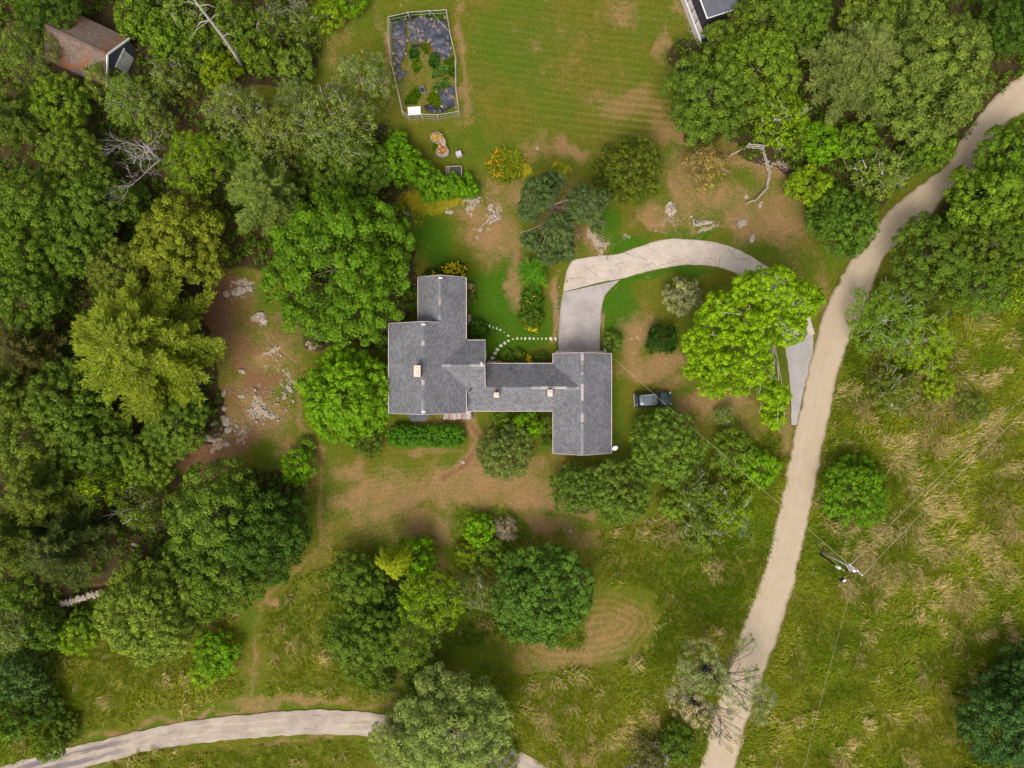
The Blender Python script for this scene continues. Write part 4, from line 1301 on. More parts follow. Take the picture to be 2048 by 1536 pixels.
# ------------------------------------------------------------------ fenced vegetable garden
def G(u, v, z=0.0):
    return W(760 + u / 6.144, v / 6.144, z)
gf = thing('garden_fence', 'wire fence with thin grey posts round the vegetable garden', 'fence')
FP = [(100, 205), (345, 150), (600, 130), (815, 120), (855, 380), (925, 690), (925, 1040), (968, 1365), (705, 1412), (510, 1400), (345, 1420), (268, 1360), (222, 1140), (132, 760), (97, 450)]
HF = 1.5
FPOST = plain('grey_fence_post', (.50, .47, .44), .7, .3, .1, .2, 5)
fw_ = [Vector((*G(u, v, HF), 0)) for u, v in FP]
net = MB()
for i, p in enumerate(fw_):
    MB().tube([(p.x, p.y, 0), (p.x, p.y, HF + .08)], [.05, .045], 7).build('post', FPOST, gf)
    q = fw_[(i + 1) % len(fw_)]
    for z, r_ in ((HF, .032), (.8, .012), (.15, .012)):
        MB().tube([(p.x, p.y, z), ((p.x + q.x) / 2, (p.y + q.y) / 2, z - .04), (q.x, q.y, z)], r_, 5).build('top_rail' if z == HF else 'wire', FPOST, gf)
    L = (q - p).length
    n = int(L / .24)
    for k_ in range(1, n):
        v = p.lerp(q, k_ / n)
        net.tube([(v.x, v.y, .02), (v.x, v.y, HF - .03)], .005, 3, cap=False)
    for z in (.4, .65, 1.05, 1.28):
        net.tube([(p.x, p.y, z), (q.x, q.y, z)], .005, 3, cap=False)
no = net.build('netting', plain('green_netting', (.07, .09, .055), .8, .2), gf)
for a, b in (((345, 150), (300, 245)), ((605, 125), (850, 385))):
    MB().tube([(*G(*a, HF), HF), (*G(*b, 1.3), 1.3)], .02, 5).build('guy_wire', FPOST, gf)

def plastic(name, label, pts, seed, h=.18, bunch=False):
    """crumpled sheet of black plastic: a grid clipped to an outline"""
    P = np.array([G(u, v) for u, v in pts])
    r = np.random.default_rng(seed)
    x0, y0 = P.min(0); x1, y1 = P.max(0)
    st = .13
    nx_i, ny_i = int((x1 - x0) / st) + 2, int((y1 - y0) / st) + 2
    gx = x0 + np.arange(nx_i) * st; gy = y0 + np.arange(ny_i) * st
    XX, YY = np.meshgrid(gx, gy)
    ins = np.zeros(XX.shape, bool)
    for i in range(len(P)):
        a, b = P[i], P[(i + 1) % len(P)]
        if a[1] != b[1]:
            ins ^= ((a[1] > YY) != (b[1] > YY)) & (XX < (b[0] - a[0]) * (YY - a[1]) / (b[1] - a[1]) + a[0])
    Z = .03 + h * (vnoise(XX.shape, 5, r, 3) ** 1.4) + h * .5 * np.abs(vnoise(XX.shape, 3, r, 2) - .5)
    if bunch: Z = .05 + h * 1.6 * np.abs(np.sin(XX * 5 + 4 * vnoise(XX.shape, 6, r))) * vnoise(XX.shape, 4, r)
    XX = XX + (r.random(XX.shape) - .5) * .08; YY = YY + (r.random(XX.shape) - .5) * .08
    Vv = np.stack([XX, YY, Z], -1).reshape(-1, 3)
    F_ = []
    for j in range(ny_i - 1):
        for i in range(nx_i - 1):
            if ins[j, i] and ins[j, i + 1] and ins[j + 1, i] and ins[j + 1, i + 1]:
                b = j * nx_i + i
                F_.append((b, b + 1, b + nx_i + 1, b + nx_i))
    m = mesh_arrays(name, Vv, np.array(F_), PLASTIC if not bunch else PLASTIC_BLACK, None, True)
    return tag(obj(name, m), label, 'plastic sheet', 'black plastic sheets in the garden')
def plastic_mat(name, c1, c2, dirt):
    t = NT(name)
    n1, n2 = t.noise(1.6, 6, .68, None, 1.2), t.noise(4, 5, .7, None, 1.5)
    c = t.mix(n2, (*c1, 1), (*c2, 1))
    c = t.mix(t.step(n1, .50, .64, 0, dirt), c, (.30, .21, .135, 1))
    c = t.mix(t.step(n2, .60, .74, 0, dirt), c, (.30, .29, .31, 1))
    return t.princ(c, .42, .5, 0, t.bump(n2, .6, .08))
PLASTIC = plastic_mat('dusty_black_plastic', (.014, .018, .030), (.065, .074, .105), .7)
PLASTIC_BLACK = plastic_mat('black_plastic', (.012, .013, .018), (.035, .036, .045), .1)
plastic('plastic_sheet', 'dusty black plastic sheet along the upper end of the vegetable garden', [(340, 215), (560, 220), (800, 240), (850, 400), (880, 640), (850, 745), (790, 750), (720, 700), (640, 640), (600, 520), (450, 525), (345, 530), (350, 330)], 1, .5)
plastic('plastic_sheet', 'long strip of black plastic down the left side of the garden', [(140, 270), (320, 250), (335, 520), (320, 700), (260, 780), (260, 880), (390, 900), (300, 960), (240, 1040), (205, 940), (180, 700), (150, 480)], 2, .42)
plastic('plastic_sheet', 'black plastic sheet in the lower right corner of the garden', [(700, 1130), (915, 1040), (930, 1300), (760, 1310)], 3, .16)
plastic('plastic_sheet', 'bunched roll of shiny black plastic at the bottom of the garden', [(540, 1290), (620, 1280), (680, 1320), (740, 1330), (800, 1280), (920, 1270), (920, 1320), (780, 1390), (640, 1400), (540, 1360)], 4, .35, True)
# white panel, grey tub, weights
wp = MB().box(0, 0, .06, 1.6, 1.05, .05)
o = wp.build('white_board', WHITE, None, False, (*G(420, 1362, .1), 0)); o.rotation_euler = (math.radians(3), 0, math.radians(4))
tag(o, 'flat white panel lying inside the garden gate corner', 'panel')
tub = thing('grey_tub', 'grey rectangular plastic tub standing in the vegetable garden', 'tub', (*G(525, 1115), 0), math.radians(18))
tm = plain('grey_blue_plastic', (.20, .24, .26), .5, .4)
for sx, sy, w, h in ((-.27, 0, .05, .72), (.27, 0, .05, .72), (0, -.36, .59, .05), (0, .36, .59, .05)):
    MB().box(sx, sy, .2, w, h, .4).build('side', tm, tub)
MB().box(0, 0, .03, .55, .7, .04).build('bottom', DARK, tub)
MB().box(0, 0, .12, .45, .6, .1).build('soil', plain('dark_soil', (.05, .035, .03), .95, .1), tub)
WT = [(165, 660, 'left fence beside the plastic strip, upper'), (178, 795, 'left fence beside the plastic strip, middle'), (195, 905, 'left fence beside the plastic strip, lower'), (318, 665, 'inner edge of the left plastic strip'), (332, 503, 'joint between the two upper plastic sheets'), (588, 520, 'lower hem of the upper plastic sheet'), (866, 590, 'right edge of the upper plastic sheet'), (500, 220, 'top hem of the upper plastic sheet, left'), (635, 235, 'top hem of the upper plastic sheet, middle'), (705, 195, 'green weeds under the top guy wire'), (798, 215, 'top right corner of the garden'), (695, 1133, 'corner of the lower right plastic sheet'), (762, 1310, 'end of the bunched plastic roll')]
for i, (u, v, where) in enumerate(WT):
    o = obj('weight_stone', ROCKS[i % 6], None, (*G(u, v), .12), i)
    o.scale = (.22, .2, .2)
    tag(o, 'pale stone weight at the ' + where, 'stone', 'stones weighing down the plastic')
for i, u in enumerate((395, 432, 460, 497, 537)):
    x, y = G(u, 568)
    o = MB().lathe(0, 0, [(.12, 0), (.16, .26), (.18, .28), (.15, .28), (.13, .2)], 12).build('plant_pot', DARK, None, True, (x, y, 0))
    tag(o, ('first', 'second', 'middle', 'fourth', 'last')[i] + ' dark pot from the left in the garden row', 'plant pot', 'row of plant pots')

# raised planter, stone block, cold frame
def Q6(u, v, z=0.0):
    return W(840 + u / 12.8, 250 + v / 12.8, z)
pl = thing('raised_planter', 'hourglass shaped grey raised planter with orange and pink flowers on the lawn', 'planter')
out = [(270, 330), (300, 250), (340, 195), (430, 178), (500, 195), (560, 250), (610, 330), (655, 410), (650, 520), (690, 580), (728, 650), (718, 740), (650, 785), (560, 805), (470, 780), (408, 705), (425, 640), (480, 590), (500, 520), (440, 470), (370, 450), (310, 400)]
R_ = [Vector((*Q6(u, v, .5), 0)) for u, v in out]
c0_ = sum(R_, Vector()) / len(R_)
GREYM = plain('grey_steel_planter', (.30, .33, .33), .5, .4, .2, .2, 4)
for i in range(len(R_)):
    a, b = R_[i], R_[(i + 1) % len(R_)]
    MB().beam(a + Vector((0, 0, .26)), b + Vector((0, 0, .26)), .07, .52).build('side_panel', GREYM, pl)
so = MB(); so.poly([(v.x, v.y, .42) for v in R_[::-1]])
PSOIL = plain('straw_mulch', (.38, .24, .16), .95, .1, 0, .4, 6)
so.build('soil', PSOIL, pl)
rb = MB().box(0, 0, .33, .72, .66, .62, taper=.94).build('stone_block', plain('mauve_grey_block', (.46, .41, .42), .9, .2, 0, .2, 8), None, False, (*Q6(992, 735, .5), 0))
rb.rotation_euler = (0, 0, .3)
tag(rb, 'small square pinkish grey block on the lawn beside the planter', 'block')
cf = thing('cold_frame', 'dark glazed cold frame with tan timber edges beside the bright hedge', 'cold frame', (*Q6(872, 1215, .4), 0), .04)
for bx_, by_, w, h in ((0, .72, 1.95, .09), (0, -.72, 1.95, .09), (.95, 0, .09, 1.5), (-.95, 0, .09, 1.5), (-.6, 0, .08, 1.4)):
    MB().box(bx_, by_, .3, w, h, .6).build('side_board', WOODTAN, cf)
MB().box(.17, 0, .5, 1.44, 1.36, .05).build('glass_pane', plain('smoky_glass', (.045, .045, .055), .2, .6), cf)
MB().box(-.78, 0, .45, .27, 1.36, .05).build('side_lid', plain('brown_board', (.16, .10, .09), .8, .2), cf)

# loose rubble on the outcrop
def rubble():
    rng = np.random.default_rng(55)
    spots = [(525, 822, 40, 26, 150), (470, 855, 40, 22, 90), (480, 585, 32, 14, 60), (575, 785, 16, 26, 60), (520, 640, 16, 14, 30), (500, 785, 40, 16, 60), (420, 880, 24, 12, 30), (545, 705, 16, 26, 40), (1550, 328, 44, 9, 60), (1345, 440, 26, 8, 40), (940, 396, 18, 14, 40), (985, 428, 14, 20, 40), (1200, 484, 12, 14, 25), (1480, 445, 22, 14, 30), (1385, 40, 9, 50, 60), (1113, 620, 4, 70, 60), (1410, 446, 26, 8, 40)]
    base = np.array([(1, 0, 0), (0, 1, 0), (-1, 0, 0), (0, -1, 0), (0, 0, 1), (0, 0, -1)], float)
    tri = np.array([(0, 1, 4), (1, 2, 4), (2, 3, 4), (3, 0, 4), (1, 0, 5), (2, 1, 5), (3, 2, 5), (0, 3, 5)])
    VV, FF = [], []
    for x, y, rx, ry, n in spots:
        for _ in range(n):
            px, py = x + rng.normal(0, .55) * rx, y + rng.normal(0, .55) * ry
            s = rng.uniform(.05, .17) * (2.0 if rng.random() < .08 else 1)
            b = base * (rng.uniform(.6, 1.2, (6, 1)) * s) * np.array([1, 1, .6])
            a = rng.random() * 6.28
            R = np.array([[math.cos(a), -math.sin(a), 0], [math.sin(a), math.cos(a), 0], [0, 0, 1]])
            FF.append(tri + len(VV) * 6)
            VV.append(b @ R.T + np.array([*W(px, py), .0]))
    o = obj('rubble', mesh_arrays('rubble', np.concatenate(VV), np.concatenate(FF), STONE))
    tag(o, 'scattered pale rubble on the bare outcrops', 'rubble', None, 'stuff')
rubble()

# ------------------------------------------------------------------ vegetation: building blocks
def unit(v):
    return v / np.maximum(np.linalg.norm(v, axis=-1, keepdims=True), 1e-9)
def leaf_mesh(name, C, N, size, asp, c, rng, mat=LEAF, D=None):
    """diamond leaves at C with normals N (or long axis D)"""
    n = len(C)
    if D is None:
        a = unit(np.cross(N, unit(rng.normal(size=(n, 3)))))
        b = np.cross(N, a)
    else:
        a = unit(D)
        b = unit(np.cross(a, N + rng.normal(size=(n, 3)) * .3))
    s = np.broadcast_to(size, (n,))[:, None]
    up = np.cross(a, b) * s * .18
    V = np.stack([C - a * s, C + b * s * asp + up, C + a * s, C - b * s * asp + up], 1).reshape(-1, 3)
    F = np.arange(4 * n).reshape(-1, 4)
    return mesh_arrays(name, V, F, mat, {'leafc': np.repeat(np.clip(c, 0, 1), 4)})
def clump_leaves(cen, rc, nper, ls, rng, flat=.75, out=None, spread=.55, up=.45):
    """cen (k,3); leaves over the upper and outer faces of clumps; returns centres, normals, tone"""
    k = len(cen)
    u = unit(rng.normal(size=(k, nper, 3)))
    o = np.array([0, 0, up]) if out is None else out[:, None, :] * .55 + np.array([0, 0, up])
    u = unit(u + o * 1.0)
    r = rc[:, None, None] * (rng.random((k, nper, 1)) ** .25)
    P = cen[:, None, :] + u * r * np.array([1, 1, flat])
    N = unit(u + rng.normal(size=u.shape) * spread * .75 + np.array([0, 0, .22]))
    tone = np.clip(rng.normal(.5, .13, (k, 1)) + rng.normal(0, .2, (k, nper)), 0, 1)
    return P.reshape(-1, 3), N.reshape(-1, 3), tone.ravel()
def lobes_clumps(lobes, rc, dens, rng, zcut=-.35):
    """clump centres over the outside of a union of ellipsoids"""
    L = np.array(lobes, float)
    cs, outs = [], []
    for i, (x, y, z, rx, ry, rz) in enumerate(L):
        area = 4 * math.pi * ((rx * ry) ** 1.6 / 3 + 2 * ((rx + ry) / 2 * rz) ** 1.6 / 3) ** (1 / 1.6)
        n = max(3, int(dens * area * .68 / (math.pi * rc * rc)))
        u = unit(rng.normal(size=(n * 2, 3)))
        u = u[u[:, 2] > zcut][:n]
        s = 1.04 - np.abs(rng.normal(0, .15, (len(u), 1)))
        p = L[i, :3] + u * s * L[i, 3:]
        keep = np.ones(len(p), bool)
        for j in range(len(L)):
            if j != i:
                d = (p - L[j, :3]) / L[j, 3:]
                keep &= (d * d).sum(1) > .72
        cs.append(p[keep]); outs.append(unit(u / L[i, 3:])[keep])
    return np.concatenate(cs), np.concatenate(outs)
def limbs(mb, base_r, top, targets, rng, fork=.35, sides=5, r_end=.03):
    """trunk to `top` with limbs curving out to targets"""
    top = np.array(top, float)
    z = top[2]
    mb.tube([(0, 0, -.1), (top[0] * .3 + rng.normal(0, .05), top[1] * .3, z * .4), tuple(top)], [base_r, base_r * .75, base_r * .35], 8)
    for tx in targets:
        tx = np.array(tx, float)
        f = rng.uniform(fork, .9)
        s = np.array([top[0] * f, top[1] * f, z * f])
        if s[2] > tx[2] - .2: s = s * max(.25, (tx[2] - .4) / max(s[2], .1))
        m1 = s * .6 + tx * .4 + np.array([rng.normal(0, .12), rng.normal(0, .12), .18 * np.linalg.norm(tx - s)])
        r0 = base_r * rng.uniform(.22, .38)
        mb.tube([tuple(s), tuple(m1), tuple(tx)], [r0, r0 * .6, r_end], sides, cap=False)

PROTO = {}
def register(key, crown, trunk, R, zc, Hh):
    PROTO.setdefault(key, []).append((crown, trunk, R, zc, Hh))

def broadleaf(key, seed, R, Ht, nl=7, rc=.5, dens=1.5, nper=46, ls=.17, squash=.62, lobe=.42, mat=LEAF, vis=0, trunk_r=None, asp=.55, spread=.55, flat=.75, fill=1.0):
    rng = np.random.default_rng(seed)
    zc = Ht - R * squash * 1.02
    L = [(0, 0, zc + R * .08, R * .62, R * .62, R * squash * .95)]
    for i in range(nl):
        a = 2 * math.pi * (i + rng.uniform(-.3, .3)) / nl
        r = R * lobe * rng.uniform(.8, 1.12)
        dd_ = R * rng.uniform(.92, 1.04) - r
        L.append((math.cos(a) * dd_, math.sin(a) * dd_, zc + R * rng.uniform(-.28, .1), r, r, r * rng.uniform(.7, .95)))
    for i in range(max(2, nl // 3)):
        a = rng.uniform(0, 6.28)
        r = R * rng.uniform(.28, .38)
        L.append((math.cos(a) * R * .35, math.sin(a) * R * .35, zc + R * squash * .62, r, r, r * .8))
    cen, out = lobes_clumps(L, rc, dens, rng)
    rcs = rc * rng.uniform(.65, 1.25, len(cen))
    P, N, t = clump_leaves(cen, rcs, nper, ls, rng, flat, out, spread)
    # shaded leaves inside the crown close it against the ground
    nf = int(len(P) * .30 * fill)
    li = rng.integers(0, len(L), nf)
    LA = np.array(L)[li]
    iv = unit(rng.normal(size=(nf, 3))) * (rng.random((nf, 1)) ** .4) * .84
    P = np.concatenate([P, LA[:, :3] + iv * LA[:, 3:]])
    N = np.concatenate([N, unit(rng.normal(size=(nf, 3)) + np.array([0, 0, 1.2]))])
    t = np.concatenate([t, rng.random(nf)])
    cm = leaf_mesh('crown', P, N, ls * rng.uniform(.45, 1.35, len(P)), asp, t, rng, mat)
    mb = MB()
    tr = trunk_r or R * .045 + .05
    tg = [np.array(l[:3]) for l in L[1:]]
    limbs(mb, tr, (0, 0, zc + R * squash * .4), tg, rng)
    idx = rng.choice(len(cen), min(len(cen), 6 + vis), replace=False)
    LC = np.array(L)[:, :3]
    for i in idx:
        e = cen[i] + out[i] * rc * (1.05 if vis else .3)
        s = LC[np.argmin(((LC - cen[i]) ** 2).sum(1))] + rng.normal(0, .15, 3)
        s = s + (e - s) * .35
        m1 = (s + e) / 2 + rng.normal(0, .16, 3)
        mb.tube([tuple(s), tuple(m1), tuple(e)], [.055, .038, .014], 3, cap=False)
        for _ in range(2 if vis else 0):
            q = m1 + (e - m1) * rng.random()
            f_ = q + (e - s) * .3 + rng.normal(0, .28, 3)
            mb.tube([tuple(q), tuple(f_)], [.022, .008], 3, cap=False)
    register(key, cm, mb.mesh('trunk', BARK, True), R, zc, Ht)

def white_pine(key, seed, R, Ht, whorls=12, nb=6, droop=.0, dens=1.0, nl=.30):
    rng = np.random.default_rng(seed)
    mb = MB()
    mb.tube([(0, 0, -.1), (0, 0, Ht * .5), (0, 0, Ht * .98)], [R * .05 + .06, R * .035 + .04, .03], 8)
    C, D = [], []
    for w in range(whorls):
        t = w / (whorls - 1)
        z = Ht * (.30 + .66 * t)
        Lm = R * (1 - t) ** .62 * .97 + .35
        off = rng.uniform(0, 6.28)
        for b in range(nb):
            a = off + 2 * math.pi * (b + rng.uniform(-.22, .22)) / nb
            L = Lm * rng.uniform(.72, 1.04)
            dirv = np.array([math.cos(a), math.sin(a), 0])
            side = np.array([-dirv[1], dirv[0], 0])
            rise = (.22 + .35 * t) - droop
            def pt(s):
                return dirv * L * s + np.array([0, 0, z + L * (rise * s - .16 * s * s)])
            mb.tube([tuple(pt(0)), tuple(pt(.5)), tuple(pt(.95))], [.05 + .012 * L, .03 + .006 * L, .012], 4, cap=False)
            s = .22
            while s < 1.0:
                tl = (.34 * L * (1.12 - s) + .28) * rng.uniform(.75, 1.15)
                for sg in (-1, 1):
                    td = unit(dirv * .85 + side * sg * rng.uniform(.5, 1.0) + np.array([0, 0, rng.uniform(.0, .35)]))
                    k_ = max(2, int(tl / .2 * dens))
                    q = (np.arange(k_) + rng.random(k_)) / k_
                    base = pt(s)[None, :] + td[None, :] * (tl * q)[:, None]
                    for _ in range(5):
                        C.append(base + rng.normal(0, .07, base.shape))
                        D.append(unit(td[None, :] + rng.normal(0, .45, base.shape) + np.array([0, 0, .25])))
                s += .30 / L * rng.uniform(.8, 1.2)
            tip = pt(1.0)
            C.append(tip[None, :] + rng.normal(0, .1, (8, 3))); D.append(unit(dirv[None, :] + rng.normal(0, .4, (8, 3))))
    C, D = np.concatenate(C), np.concatenate(D)
    n = len(C)
    N = unit(np.array([0, 0, 1.0]) + rng.normal(0, .4, (n, 3)))
    tone = np.clip(rng.normal(.5, .2, n) + .12 * np.sin(C[:, 0] * 1.1 + seed) * np.sin(C[:, 1] * 1.3), 0, 1)
    cm = leaf_mesh('crown', C, N, nl * rng.uniform(.6, 1.1, n), .17, tone, rng, NEEDLE, D)
    register(key, cm, mb.mesh('trunk', BARK, True), R, Ht * .52, Ht)

def bare_tree(seed, Ht, spread, depth=5, r0=.14, lean=(0, 0), splits=3, mb=None, up=.35):
    rng = random.Random(seed)
    mb = mb or MB()
    tips = []
    def grow(p, d, L, r, k):
        q = p + d * L
        m = p.lerp(q, .5) + Vector((rng.uniform(-.06, .06), rng.uniform(-.06, .06), rng.uniform(-.03, .06))) * L
        mb.tube([p, m, q], [r, r * .8, r * .62], 5 if r > .04 else 3, cap=False)
        if k == 0:
            tips.append((q, d)); return
        n = splits if k > 1 else splits + 1
        for i in range(n):
            v = Vector((rng.gauss(0, 1), rng.gauss(0, 1), rng.gauss(0, .6) + up)).normalized()
            nd = (d * (.75 if i else 1.2) + v * spread).normalized()
            grow(p.lerp(q, rng.uniform(.55, 1.0)) if i else q, nd, L * rng.uniform(.58, .82), r * (.62 if i == 0 else .5), k - 1)
    grow(Vector((0, 0, -.1)), Vector((lean[0], lean[1], 1)).normalized(), Ht * .38, r0, depth)
    return mb, tips

def rosette(key, seed, R, Ht, nr=5, fr=16, ls=.16):
    """sumac-like shrub: stems topped by stars of long feathery leaves"""
    rng = np.random.default_rng(seed)
    mb = MB()
    C, N, D, T = [], [], [], []
    for i in range(nr):
        a = i * 2.4 + rng.uniform(-.3, .3); q = R * .55 * math.sqrt(i / max(nr - 1, 1))
        hx, hy, hz = math.cos(a) * q, math.sin(a) * q, Ht * (1.0 - .35 * i / nr)
        mb.tube([(hx * .3, hy * .3, 0), (hx * .8, hy * .8, hz * .6), (hx, hy, hz)], [.06, .045, .03], 5, cap=False)
        for k_ in range(fr):
            an = 2 * math.pi * (k_ + rng.uniform(-.3, .3)) / fr
            L = R * .62 * rng.uniform(.7, 1.1)
            dv = np.array([math.cos(an), math.sin(an), 0]); sd = np.array([-dv[1], dv[0], 0])
            el = rng.uniform(.0, .35)
            m_ = 11
            s = np.linspace(.12, 1, m_)
            pts = np.array([hx, hy, hz]) + dv * (L * s)[:, None] + np.stack([0 * s, 0 * s, L * (el * s - .55 * s * s)], -1)
            tone = rng.uniform(.25, .9)
            for sg in (-1, 1):
                C.append(pts + sd * sg * .09); D.append(np.repeat((dv * .7 + sd * sg)[None, :], m_, 0)); N.append(np.repeat([[0, 0, 1.0]], m_, 0)); T.append(np.full(m_, tone) + rng.normal(0, .1, m_))
    C, N, D, T = map(np.concatenate, (C, N, D, T))
    cm = leaf_mesh('crown', C, N, ls, .26, T, rng, LEAF, D)
    register(key, cm, mb.mesh('trunk', BARK, True), R, Ht * .85, Ht)

# prototypes
for s in range(4):
    broadleaf('med', 10 + s, 5.0, 9.0, 8 + s % 3, .58, 1.05, 86, .145)
for s in range(3):
    broadleaf('small', 20 + s, 2.4, 3.8, 6, .40, 1.15, 48, .115, .68, .45)
for s in range(2):
    broadleaf('big', 30 + s, 7.5, 12.5, 12, .74, 1.0, 140, .16, .6, .34)
for s in range(3):
    broadleaf('airy', 40 + s, 4.6, 9.5, 8, .55, .95, 42, .13, .7, .45, LEAF, 46, .14, .5, .8, .75, .8)
for s in range(2):
    broadleaf('airysmall', 45 + s, 2.2, 3.6, 6, .38, 1.05, 36, .10, .7, .48, LEAF, 16, .05, .5, .8, .75, .8)
for s in range(2):
    broadleaf('apple', 50 + s, 4.6, 6.0, 9, .44, 1.2, 56, .12, .55, .38)
for s in range(2):
    broadleaf('round', 55 + s, 5.6, 9.0, 12, .46, 1.3, 56, .135, .66, .34)
for s in range(2):
    broadleaf('willow', 60 + s, 6.5, 11.5, 12, .72, 1.25, 120, .135, .6, .36, LEAF, 6, None, .42, .6, .85, 1.6)
for s in range(2):
    white_pine('pine', 70 + s, 8.0, 14.0, 15, 7)
for s in range(2):
    white_pine('pinemed', 75 + s, 4.8, 11.0, 12, 6, 0.0, .9)
rosette('sumac', 80, 2.1, 2.4, 6, 11, .17)
rosette('sumac', 81, 2.1, 2.4, 7, 10, .17)

USE = {}
def plant(name, cat, kind, px, py, rpx, label, col, zfac=1.0, bark=(.16, .13, .11), group=None, sq=None, rz=None, tall=None):
    """place a tree whose crown shows at px,py with radius rpx in the photograph"""
    lst = PROTO[kind]
    i = USE.get(kind, 0); USE[kind] = i + 1
    crown, trunk, R, zc, Hh = lst[i % len(lst)]
    s = rpx / PPM / R
    for _ in range(4):
        s = rpx / PPM * (H - zc * s * zfac) / H / R
    x, y = W(px, py, zc * s * zfac)
    rot = (rz if rz is not None else (i * 2.399 + px * .013) % 6.283)
    t = thing(name, label, cat, (x, y, -.05), rot, group)
    sx, sy = sq or (1, 1)
    t.scale = (s * sx, s * sy, s * zfac)
    obj('trunk', trunk, t, color=bark)
    r = random.Random(int(px * 7 + py))
    v = r.uniform(.9, 1.1)
    obj('crown', crown, t, color=tuple(c * v * (1 + r.uniform(-.05, .05)) for c in col))
    return t

